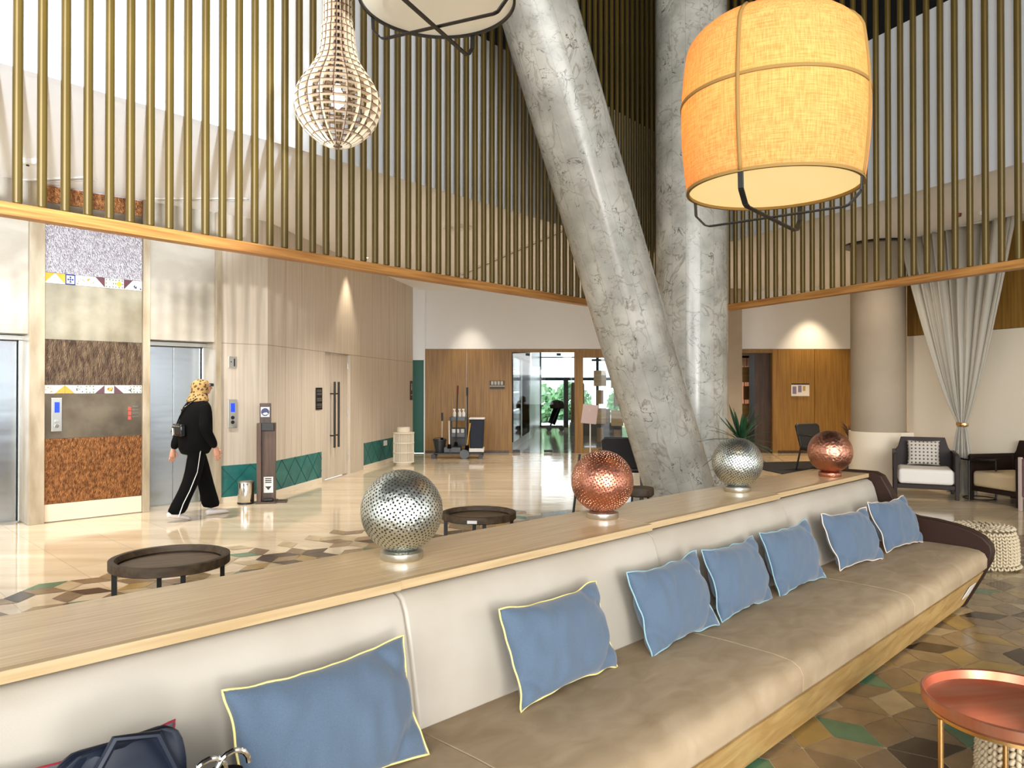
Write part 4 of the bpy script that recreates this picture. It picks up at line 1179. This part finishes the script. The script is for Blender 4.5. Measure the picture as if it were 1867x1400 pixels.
tub_chair('black armchair with thin arms by the notice on the timber wall', ((1497 - 933.5) / F * 13.4, 13.4, 0), R(20))
tub_chair('black armchair beside the leaning marble column, partly behind the copper globe', ((1138 - 933.5) / F * 10.0, 10.15, 0), R(170))
stl = thing('wood_stool', 'round dark wood stool between the copper globe and the leaning column', 'stool', ((1166 - 933.5) / F * 8.35, 8.3, 0))
MB().lathe([(0, .30), (.13, .30), (.15, .32), (.15, .385), (.14, .40), (0, .40)], 32).build('seat', WOOD_TRAY, stl, smooth=True)
for k in range(3):
    a_ = k * 2.09 + .4; MB().cyl((.10 * math.cos(a_), .10 * math.sin(a_), .30), (.13 * math.cos(a_), .13 * math.sin(a_), 0), .014, n=8).build('leg', BLACK, stl)
ft = thing('low_table', 'low dark table with a small plant beside the black armchair by the round column', 'table', ((1546 - 933.5) / F * 12.9, 12.9, 0))
MB().box(-.3, .3, -.3, .3, .42, .46).build('table_top', WOOD_DARK, ft)
for sx in (-.26, .26):
    for sy in (-.26, .26): MB().box(sx - .02, sx + .02, sy - .02, sy + .02, 0, .42).build('leg', WOOD_DARK, ft)
fp_ = thing('small_potted_plant', 'small reddish plant in a grey box on the low dark table', 'plant', ((1548 - 933.5) / F * 12.9, 12.9, .461))
MB().box(-.13, .08, -.1, .1, 0, .2).build('planter', GREYP, fp_, bevel=.01)
b = MB(); rnd = random.Random(2)
for _ in range(26):
    a_ = rnd.uniform(0, 6.28); r_ = rnd.uniform(.04, .16); z_ = rnd.uniform(.3, .48)
    b.tube([(0, 0, .19), (r_ * .4 * math.cos(a_), r_ * .4 * math.sin(a_), z_ * .8), (r_ * math.cos(a_), r_ * math.sin(a_), z_)], [.005, .009, .003], 5)
b.build('foliage', mat('reddish_leaf', (90, 60, 50), .6), fp_)
rg = MB().box(-1.3, 1.6, -1.0, 1.2, .003, .012).build('dark_rug', mat('dark_rug', (22, 22, 24), .95), loc=((1520 - 933.5) / F * 13.6, 14.0, 0), rotz=R(10))
tag(rg, 'dark rug under the black armchair by the timber wall', 'rug')

# yucca
yp = thing('potted_yucca', 'spiky green yucca in a dark pot in front of the upright marble column', 'potted plant', ((1350 - 933.5) / F * 8.3, 8.3, 0))
MB().lathe([(0, 0), (.13, 0), (.17, .40), (.18, .42), (.16, .42), (.155, .38), (0, .38)], 32).build('pot', BLACKG, yp, smooth=True)
MB().cyl((0, 0, .38), (0, .0, .92), .03, .022, n=10).build('stem', WOOD_TRAY, yp, smooth=True)
rnd = random.Random(7)
for k in range(44):
    a_ = k * GA + rnd.uniform(-.2, .2); el = R(78) - (k / 44) * R(110) + rnd.uniform(-.12, .12); Ln = rnd.uniform(.34, .48) * (1 if k < 30 else 1.05)
    dv_ = Vector((math.cos(a_) * math.cos(el), math.sin(a_) * math.cos(el), math.sin(el)))
    sd = Vector((-math.sin(a_), math.cos(a_), 0)); up_ = sd.cross(dv_)
    b = MB(); rings = []
    for i in range(7):
        q = i / 6; w = .019 * math.sin(math.pi * (q * .86 + .12)) + .001
        c = Vector((0, 0, .92)) + dv_ * Ln * q + Vector((0, 0, -.09 * q * q * (1 if el < .7 else .2)))
        rings.append([c - sd * w, c + up_ * .004 * (1 - q), c + sd * w, c - up_ * .003])
    b.loft(rings).build('leaf', LEAF, yp, smooth='all')

# sign stand
sg = thing('menu_stand', 'white menu stand with tilted pinkish board by the restaurant window', 'sign stand', ((1076 - 933.5) / F * 14.6, 14.6, 0), R(-12))
MB().cyl((0, 0, .02), (0, 0, 1.1), .014, n=10).build('pole', WHITEP, sg, smooth=True)
MB().cyl((0, 0, 0), (0, 0, .02), .18, n=32).build('base', WHITEP, sg, smooth=True)
MB().box(-.16, .14, -.012, .012, -.17, .22, Matrix.Translation((0, -.03, .98)) @ Matrix.Rotation(R(-20), 4, 'X') @ Matrix.Rotation(R(5), 4, 'Y')).build('board', mat('pinkish_board', (196, 174, 170), .5), sg)
# thin stanchion with plate foot
sp = thing('floor_post', 'thin dark bent post on a flat plate behind the copper globe', 'post', ((1043 - 933.5) / F * 7.4, 7.4, 0))
MB().tube([(0, 0, .0), (.01, 0, .25), (.045, 0, .55), (.075, .0, .85)], .012, 8).build('post', BLACK, sp, smooth=True)
MB().box(-.03, .25, -.12, .12, 0, .012).build('foot_plate', WOOD_DARK, sp)

# ------------------------------------------------------------------ curtain
cu = thing('curtain', 'tall grey satin curtain gathered by a golden tieback', 'curtain', WA + Vector((-.334, .03, 0)), WAng)
b = MB(); nu, nv = 120, 44; rows = []
for j in range(nv + 1):
    z = CZ - .012 - (CZ - .03) * j / nv
    if z > 1.0:
        q = (z - 1.0) / 2.8; e = q ** .78; x0 = 1.15 + (.15 - 1.15) * e - .05 * (1 - e); x1 = 1.15 + (1.93 - 1.15) * e + .05 * (1 - e); am = .025 + .075 * e
    else:
        q = (1 - z); e = q ** .7; x0 = 1.15 - .05 - .17 * e; x1 = 1.15 + .05 + .17 * e; am = .02 + .04 * e
    row = []
    for i in range(nu + 1):
        f_ = i / nu; ph = f_ * 2 * math.pi * 9.5
        yy = -.16 - am * (.55 * math.sin(ph) + .3 * math.sin(ph * .37 + 1) + .25 * math.sin(ph * 1.9 + z * .4))
        row.append(b.bm.verts.new((x0 + (x1 - x0) * f_ + .012 * math.sin(ph * 2), yy, z)))
    rows.append(row)
for r0, r1 in zip(rows, rows[1:]):
    for i in range(nu): b.bm.faces.new((r0[i], r0[i + 1], r1[i + 1], r1[i]))
cl = b.build('drape', CURTAIN, cu, smooth='all', norm=False)
sf = cl.modifiers.new('solid', 'SOLIDIFY'); sf.thickness = .006
MB().lathe([(.075, -.02), (.083, 0), (.075, .02), (.07, 0)], 32, closed=True, c=(0, 0, 0), m=Matrix.Translation((1.15, -.16, 1.0)) @ Matrix.Rotation(R(8), 4, 'Y') @ Matrix.Diagonal((1.05, .8, 1.3, 1))).build('tieback', BRASS, cu, smooth=True)
MB().box(.0, 2.5, -.2, -.1, CZ - .012, CZ - .001).build('rail', WHITEP, cu)

# ------------------------------------------------------------------ lobby props
bn = thing('pedal_bin', 'small chrome pedal bin beside the brown sanitiser stand', 'bin', S(4.40, 9.33))
MB().lathe([(0, .02), (.10, .02), (.104, .03), (.104, .27), (0, .27)], 40).build('body', STEEL_S, bn, smooth=True)
MB().lathe([(0, .305), (.09, .30), (.107, .285), (.107, .27), (0, .27)], 40).build('lid', STEEL_SATIN, bn, smooth=True)
MB().lathe([(0, 0), (.106, 0), (.106, .02), (0, .02)], 40).build('base', BLACK, bn, smooth=True)
MB().box(.07, .15, -.03, .03, .012, .022).build('pedal', BLACK, bn)
sz = thing('sanitiser_stand', 'brown timber foot-operated sanitiser stand with round blue pictogram', 'sanitiser stand', S(4.60, 9.26) + Vector((.05, 0, 0)), R(12))
MB().box(-.125, .13, -.14, .14, 0, .025).box(.13, .26, -.10, .10, 0, .02).build('base', WOOD_DARK, sz)
MB().box(-.115, -.06, -.1, .1, .025, 1.05).box(-.06, .11, -.02, .1, .025, 1.05).build('column', mat('sanitiser_timber', (96, 70, 52), .45, c2=(60, 42, 30), scale=(25, 25, 1.5)), sz)
MB().box(-.06, .10, -.085, .0, .95, 1.05).build('dispenser', BLACK, sz, bevel=.006)
MB().box(-.09, .05, .0, .06, 1.05, 1.31).build('head', WOOD_DARK, sz)
MB().box(-.075, .035, -.004, .0, 1.13, 1.26).build('sign_plate', WHITEP, sz)
MB().cyl((-.02, -.008, 1.195), (-.02, -.004, 1.195), .052, n=28).build('blue_disc', mat('sign_blue', (30, 40, 92), .4), sz)
MB().prism([(-.055, 1.17), (-.02, 1.155), (.02, 1.17), (.0, 1.19), (-.03, 1.185)], lambda p, t: (p[0], t, p[1]), -.0095, -.0075).build('pictogram', WHITEP, sz)
MB().box(-.035, .085, -.0245, -.02, .13, .34).build('notice', WHITEP, sz)
nt = MB()
for z in (.31, .285, .26): nt.box(-.015, .065, -.027, -.0246, z, z + .014)
nt.prism([(-.015, .215), (.065, .215), (.025, .165)], lambda p, t: (p[0], t, p[1]), -.027, -.0246).build('printed_arrow', BLACK, sz)
MB().box(-.03, .09, -.10, -.03, .03, .06).build('foot_pedal', BLACK, sz, bevel=.008)

# woven basket
ROPEW = mat('white_wicker', (226, 216, 196), .8)
bk = thing('wicker_basket', 'tall white openwork wicker basket by the teal tiles', 'basket', ((734 - 933.5) / F * 14.6, 14.75, 0))
b = MB()
for k in range(34):
    a_ = 2 * math.pi * k / 34; r = .2; b.bar((r * math.cos(a_), r * math.sin(a_), .05), (r * math.cos(a_), r * math.sin(a_), .62), .011, .011)
for z in (.05, .24, .43, .62): b.tube([(.203 * math.cos(q * math.pi / 12), .203 * math.sin(q * math.pi / 12), z) for q in range(24)], .012, 6, True)
b.build('lattice_body', ROPEW, bk)
MB().cyl((0, 0, .05), (0, 0, .6), .17, n=32).build('liner', mat('cream_liner', (206, 196, 176), .8), bk, smooth=True)
MB().lathe([(0, .62), (.21, .62), (.215, .64), (.13, .645), (.13, .73), (.12, .74), (0, .74)], 32).build('lid', ROPEW, bk, smooth=True)
MB().cyl((0, 0, 0), (0, 0, .05), .16, n=24).build('foot', ROPEW, bk, smooth=True)

# housekeeping cart; local x = right, z up; scale px
Yc = 16.15; S_ = F / Yc


def cx_(px): return (px - 838) / S_


def cz_(py): return (834.5 - py) / S_


ck = thing('cleaning_cart', 'grey janitorial cart with navy bag in front of the brown timber wall', 'cleaning cart', ((838 - 933.5) / F * Yc, Yc, 0))
MB().box(cx_(792), cx_(882), -.22, .22, .10, .13).build('platform', BLACK, ck, bevel=.01)
MB().box(cx_(811), cx_(841), -.2, .2, .13, .24).build('lower_tray', GREYP, ck, bevel=.01)
for z in (cz_(796), cz_(767)): MB().box(cx_(824), cx_(849), -.2, .2, z, z + .09).build('shelf', GREYP, ck, bevel=.01)
for px in (822, 851):
    for y in (-.19, .19): MB().box(cx_(px) - .015, cx_(px) + .015, y - .015, y + .015, .13, cz_(760)).build('post', BLACK, ck)
MB().box(cx_(824), cx_(849), .16, .18, .24, cz_(780)).build('rear_panel', BLACK, ck)
MB().loft([[(cx_(858), -.2, .22), (cx_(881), -.2, .22), (cx_(881), .2, .22), (cx_(858), .2, .22)], [(cx_(857), -.22, cz_(764)), (cx_(883), -.22, cz_(764)), (cx_(883), .22, cz_(764)), (cx_(857), .22, cz_(764))]]).build('refuse_bag', NAVY, ck, bevel=.02)
MB().box(cx_(856), cx_(884), -.23, .23, cz_(764), cz_(764) + .03).build('bag_lid', WHITEP, ck, bevel=.01)
MB().box(cx_(856), cx_(883), -.21, .21, .14, .22).build('bag_tray', WHITEP, ck, bevel=.01)
for px, r in ((792, .05), (877, .05)):
    for y in (-.2, .2): MB().cyl((cx_(px), y - .015, r), (cx_(px), y + .015, r), r, n=20).build('castor', BLACK, ck, smooth=True)
for y in (-.24, .24): MB().cyl((cx_(848), y - .02, .1), (cx_(848), y + .02, .1), .10, n=32).build('wheel', GREYP, ck, smooth=True)
T0 = ck.location
bk2 = thing('mop_bucket', 'dark grey mop bucket on the end of the cleaning cart', 'bucket', T0 + Vector((cx_(802), -.02, .131)))
MB().lathe([(0, 0), (.10, 0), (.14, .24), (.155, .25), (.155, .27), (.13, .27), (.10, .02), (0, .02)], 28).build('body', mat('dark_grey_plastic', (56, 60, 64), .35), bk2, smooth=True)
MB().tube([(.14 * math.cos(q * math.pi / 8), -.02, .26 + .05 * math.sin(q * math.pi / 8)) for q in range(9)], .006, 6).build('handle', BLACK, bk2)


def broom(name, lab, p0, p1, cm_, grip, y):
    t = thing(name, lab, 'broom', T0)
    a_, b_ = Vector((cx_(p0[0]), y, cz_(p0[1]))), Vector((cx_(p1[0]), y, cz_(p1[1])))
    MB().cyl(a_, b_, .014, n=10).build('handle', cm_, t, smooth=True)
    MB().cyl(b_ - (b_ - a_).normalized() * .16, b_ + (b_ - a_).normalized() * .02, .02, n=10).build('grip', grip, t, smooth=True)
    MB().cyl(a_ + Vector((0, 0, -.07)), a_ + Vector((0, 0, .02)), .045, .03, n=12).build('head', BLACKF, t, smooth=True)


PALEW = mat('pale_pole', (206, 190, 160), .5); YEL = mat('yellow_pole', (196, 150, 70), .5); REDB = mat('dark_red_grip', (92, 30, 20), .5)
broom('mop', 'pale-handled mop standing in the dark bucket', (806, 800), (806.5, 754), PALEW, BLACK, -.02)
broom('broom', 'broom with long dark handle and red grip rising above the spray bottles', (833, 806), (836, 705), BLACK, REDB, -.24)
broom('broom', 'dark broom standing upright between cart shelves and navy bag', (852, 812), (852, 708), BLACK, BLACK, -.02)
broom('broom', 'short pale pole leaning at the open side of the cart shelves', (821, 810), (820.5, 768), WHITEP, PALEW, -.25)
broom('broom', 'yellow-handled brush leaning against the navy bag', (852.5, 812), (858, 772), YEL, YEL, -.25)
for k, px in enumerate((829, 838.5, 845.5)):
    t = thing('spray_bottle', ['white spray bottle on the cart, beside the open shelf end', 'white spray bottle on the cart, between its two neighbours', 'white spray bottle on the cart, next to the dark upright broom'][k], 'bottle', T0 + Vector((cx_(px), -.05, cz_(767) + .091)), group='spray bottles on the cleaning cart')
    MB().lathe([(0, 0), (.035, 0), (.038, .08), (.014, .12), (.014, .14), (0, .14)], 16).build('body', WHITEP, t, smooth=True)
    MB().box(-.03, .02, -.012, .012, .14, .17).build('trigger', WHITEP, t)
for k, px in enumerate((828, 835, 844)):
    t = MB().cyl((0, 0, 0), (0, 0, .08), .045, n=20).build('paper_roll', WHITEP, smooth=True, loc=T0 + Vector((cx_(px), -.1, cz_(796) + .091)))
    tag(t, 'white paper roll on the middle shelf of the cleaning cart', 'paper roll', 'paper rolls on the cart shelf')

# ceiling fittings
for i, (x, y, lab) in enumerate(((-.96, 16.6, 'round recessed downlight over the brown timber wall'), (6.95, 16.6, 'round recessed downlight over the timber wall with the notice'), (-2.55, 12.9, 'round recessed downlight over the bar-handled door'))):
    t = thing('downlight', lab, 'downlight', (x, y, CZ))
    MB().lathe([(.045, -.012), (.075, -.012), (.08, -.001), (.045, -.001)], 32, closed=True).build('trim_ring', WHITEP, t, smooth=True)
    MB().cyl((0, 0, -.006), (0, 0, -.001), .045, n=24).build('lamp', BULB, t)
v = P(835, 413, 10.5)
t = thing('ceiling_vent', 'round white air vent in the lobby ceiling behind the slats', 'vent', (v.x, 10.5, CZ))
for r in (.2, .14, .08): MB().lathe([(r, -.02), (r + .012, -.002), (r - .03, -.002), (r - .03, -.012)], 40, closed=True).build('vane_ring', WHITEP, t, smooth=True)
for i, (pa, pb_, lab) in enumerate(((( -1.09, 14.9), (.69, 10.7), 'long white slot diffuser crossing the ceiling towards the marble columns'), ((-4.3, 8.9), (-3.2, 8.9), 'short white slot diffuser in the ceiling by the second lift'), ((-6.0, 8.2), (-4.6, 8.0), 'white slot diffuser in the ceiling above the metal wall panel'))):
    a_, b_ = Vector((*pa, 0)), Vector((*pb_, 0)); dd_ = b_ - a_
    t = thing('slot_diffuser', lab, 'vent', (pa[0], pa[1], CZ), math.atan2(dd_.y, dd_.x))
    for q in (0, .09): MB().box(0, dd_.length, q, q + .05, -.012, -.001).build('blade', WHITEP, t)
    MB().box(0, dd_.length, .05, .09, -.006, -.001).build('slot', GREYP, t)
dtc = thing('emergency_light', 'white emergency light with small lens on the lobby ceiling above the lifts', 'ceiling light', (-4.85, 7.4, CZ))
MB().lathe([(0, -.06), (.05, -.05), (.07, -.02), (.07, -.001), (0, -.001)], 24, m=Matrix.Diagonal((1.5, .8, 1, 1))).build('body', WHITEP, dtc, smooth=True)
MB().cyl((0, -.0, -.068), (0, 0, -.055), .015, n=12).build('lens', BLACKG, dtc)
dsx = thing('smoke_detector', 'white smoke detector with red collar on the ceiling above the curtain', 'detector', (6.1, 9.6, CZ))
MB().lathe([(0, -.05), (.035, -.045), (.05, -.015), (.05, -.001), (0, -.001)], 24).build('body', WHITEP, dsx, smooth=True)
d2 = thing('sprinkler', 'dark red sprinkler bell on the ceiling beside the smoke detector', 'detector', (5.85, 9.7, CZ))
MB().lathe([(0, -.05), (.04, -.04), (.045, -.001), (0, -.001)], 20).build('body', mat('dark_red', (110, 24, 20), .4), d2, smooth=True)

# ------------------------------------------------------------------ person


def skinned(pts, edges, name, m_, parent, sub=2, faces_mat=None, mats=None):
    me = bpy.data.meshes.new('tmp'); me.from_pydata([p[0] for p in pts], edges, [])
    o = bpy.data.objects.new('tmp', me); COL.objects.link(o)
    o.modifiers.new('s', 'SKIN')
    for v_, p in zip(me.skin_vertices[0].data, pts):
        v_.radius = p[1] if isinstance(p[1], tuple) else (p[1], p[1])
    me.skin_vertices[0].data[0].use_root = True
    sb_ = o.modifiers.new('ss', 'SUBSURF'); sb_.levels = sub; sb_.render_levels = sub
    bpy.context.view_layer.update()
    ev = o.evaluated_get(bpy.context.evaluated_depsgraph_get()); nm = bpy.data.meshes.new_from_object(ev)
    bpy.data.objects.remove(o)
    nm.name = name
    nm.materials.clear()
    for q in (mats or [m_]): nm.materials.append(q)
    for f in nm.polygons:
        f.use_smooth = True
        f.material_index = faces_mat(f.center) if faces_mat else 0
    r = bpy.data.objects.new(name, nm); COL.objects.link(r); r.parent = parent
    return r


pp = Vector(((357 - 933.5) / F * 8.62, 8.62, 0))
ps = thing('person', 'person in black tracksuit with white side stripe and leopard print headscarf walking past the lift', 'person', pp, A45)   # faces +x
# x forward, y left
J = [((0, 0, .86), (.155, .125)), ((0, 0, 1.0), (.150, .12)), ((.01, 0, 1.15), (.165, .125)), ((.02, 0, 1.28), (.175, .12)), ((.03, 0, 1.36), (.10, .08)), ((.045, 0, 1.41), .055), ((.07, 0, 1.47), (.085, .085)), ((.07, 0, 1.53), .075),
     # right arm (y-) swings forward
     ((.03, -.17, 1.315), .072), ((.0, -.255, 1.05), .066), ((.10, -.25, .87), .055), ((.125, -.25, .82), .028),
     # left arm swings back
     ((.03, .17, 1.315), .072), ((-.06, .235, 1.05), .066), ((-.15, .23, .84), .055), ((-.165, .23, .79), .028),
     # right leg back
     ((-.02, -.09, .78), .105), ((-.06, -.09, .48), .085), ((-.235, -.09, .10), .075),
     # left leg forward
     ((.03, .09, .78), .105), ((.13, .09, .47), .085), ((.235, .085, .10), .075)]
E = [(0, 1), (1, 2), (2, 3), (3, 4), (4, 5), (5, 6), (6, 7), (3, 8), (8, 9), (9, 10), (10, 11), (3, 12), (12, 13), (13, 14), (14, 15), (0, 16), (16, 17), (17, 18), (0, 19), (19, 20), (20, 21)]
body = skinned(J, E, 'body', BLACKF, ps, 2, lambda c: 1 if c.z > 1.40 else 0, [BLACKF, SKIN])
# jacket and flared trousers


def ellring(c, rx, ry, n=20, ax=None):
    return [(c[0] + rx * math.cos(2 * math.pi * k / n), c[1] + ry * math.sin(2 * math.pi * k / n), c[2]) for k in range(n)]


MB().loft([ellring((-.01, 0, .71), .18, .215), ellring((0, 0, .9), .188, .22), ellring((0, 0, 1.08), .178, .218), ellring((.01, 0, 1.24), .165, .23), ellring((.02, 0, 1.33), .125, .20), ellring((.03, 0, 1.39), .07, .10)]).build('jacket', BLACKF, ps, smooth='all', subd=1)
for nm_, pts in (('r', [(-.01, -.09, .86, .115), (-.05, -.09, .55, .095), (-.13, -.09, .35, .092), (-.21, -.09, .20, .10), (-.262, -.09, .065, .115)]), ('l', [(.01, .09, .86, .115), (.10, .09, .58, .098), (.155, .088, .38, .092), (.20, .085, .2, .10), (.225, .085, .075, .115)])):
    tl = MB().loft([ellring(p[:3], p[3], p[3] * .8) for p in pts]).build('trouser_leg', BLACKF, ps, smooth='all', subd=1)
    if nm_ == 'r':
        b = MB(); pth = [Vector((p[0], p[1] - p[3] * .8 - .003, p[2])) for p in pts]
        for p, q in zip(pth, pth[1:]): b.bar(p, q, .014, .004, (0, 1, 0)) if False else b.bar(p, q, .004, .02, (0, -1, 0))
        b.build('side_stripe', WHITEP, tl)
for (x, y, z, rx) in ((-.25, -.09, 0, R(14)), (.27, .085, 0, R(-4))):
    b = MB(); rings = []
    for k in range(9):
        q = k / 8; xx = -.11 + .27 * q; hh = .085 * (1 - .55 * q) * (1 if k not in (0, 8) else .6); ww = .042 * math.sin(math.pi * (.18 + .72 * q)) + .006
        rings.append([(xx, ww * math.cos(t_), max(0, hh * .5 + hh * .5 * math.sin(t_))) for t_ in [2 * math.pi * i / 14 for i in range(14)]])
    o = b.loft(rings).build('shoe', SHOE, ps, smooth='all'); o.location = (x, y, .003); o.rotation_euler = (0, rx if rx > 0 else 0, 0)
    if rx > 0: o.location.z = .035
for (c, d_) in (((.13, -.25, .81), Vector((.25, 0, -.97))), ((-.168, .23, .78), Vector((-.1, 0, -.99)))):
    c = Vector(c); fx = Vector((d_.z, 0, -d_.x)).normalized() * -1
    hand = MB(); hand.loft([[c + d_ * t_ + fx * (w_ * math.cos(q)) + Vector((0, 1, 0)) * (.013 * math.sin(q)) for q in [2 * math.pi * i / 10 for i in range(10)]] for t_, w_ in ((-.02, .024), (.02, .034), (.07, .038), (.085, .034))])
    for i, (o_, l_) in enumerate(((-.028, .055), (-.01, .068), (.009, .064), (.027, .05))):
        s0 = c + d_ * .08 + fx * o_; hand.tube([s0, s0 + d_ * l_ * .55 + Vector((0, .004, 0)), s0 + d_ * l_ * .9 + Vector((0, .016, 0))], [.0095, .0085, .006], 8)
    s0 = c + d_ * .02 + fx * .032; hand.tube([s0, s0 + fx * .02 + d_ * .025, s0 + fx * .024 + d_ * .055], [.011, .0095, .007], 8)
    hand.build('hand', SKIN, ps, smooth='all')
# headscarf wraps head and shoulders
rings = [ellring((.02, 0, 1.335), .135, .16), ellring((.02, 0, 1.38), .12, .135), ellring((.035, 0, 1.43), .095, .095), ellring((.05, 0, 1.49), .105, .092), ellring((.055, 0, 1.55), .108, .09), ellring((.055, 0, 1.595), .085, .072), ellring((.055, 0, 1.615), .035, .03)]
MB().loft(rings).build('headscarf', LEO, ps, smooth='all', subd=1)
MB().lathe([(0, -.085), (.05, -.075), (.072, -.02), (.07, .03), (.05, .06), (0, .07)], 20, m=Matrix.Translation((.105, 0, 1.52)) @ Matrix.Diagonal((1, .95, 1, 1))).build('face', SKIN, ps, smooth='all')
MB().prism([(.0, 0), (.028, -.03), (.0, -.035)], lambda p, t: (.17 + p[0], t, 1.535 + p[1]), -.01, .01).build('nose', SKIN, ps)
MB().box(.13, .185, -.07, .07, 1.53, 1.565).build('sunglasses', BLACKG, ps, bevel=.008)
# crossbody bag on the back, held by the person
cbg = thing('crossbody_bag', 'black crossbody bag with metal buckles on the back of the walking person', 'bag', pp, A45)
MB().box(-.235, -.165, -.15, .10, .96, 1.10).build('body', BLACKG, cbg, smooth=True, bevel=.02)
MB().tube([(-.19, .07, 1.09), (-.17, .03, 1.18), (-.14, -.04, 1.29), (-.04, -.11, 1.385), (.06, -.11, 1.38)], .008, 6).build('strap', BLACKG, cbg)
for q in (-.11, -.03, .05): MB().box(-.243, -.236, q - .018, q + .018, 1.07, 1.082).build('buckle', STEEL_S, cbg)
MB().tube([(-.245, .07, 1.06), (-.25, .075, 1.0), (-.24, .05, .97), (-.24, .06, 1.05)], .006, 6).build('charm', STEEL_S, cbg)

# ------------------------------------------------------------------ practical lights
for loc, tgt, e, c, sz_ in (((-.96, 16.75, 3.74), (-.96, 17.05, 0), 110, (1, .86, .66), 62), ((6.95, 16.75, 3.74), (6.95, 17.05, 0), 190, (1, .78, .5), 75), ((-2.68, 12.9, 3.74), (-2.85, 12.9, 0), 90, (1, .84, .64), 62),
                            ((-6.6, 6.4, 3.74), (-6.2, 6.8, 0), 400, (1, .94, .86), 110), ((-3.9, 7.9, 3.74), (-3.8, 8.0, 0), 400, (1, .94, .86), 110), ((-1.2, 11.4, 3.74), (-1.1, 11.4, 0), 400, (1, .94, .87), 115),
                            ((1.0, 15.0, 3.74), (1, 15, 0), 250, (1, .93, .85), 120), ((6.3, 13.6, 3.74), (6.3, 13.9, 0), 380, (1, .8, .56), 120), ((5.2, 10.6, 3.74), (5.2, 10.6, 0), 70, (1, .86, .7), 125)):
    light('SPOT', 'downlight_beam', loc, tgt, e, c, spot_size=R(sz_), spot_blend=.8, shadow_soft_size=.06)
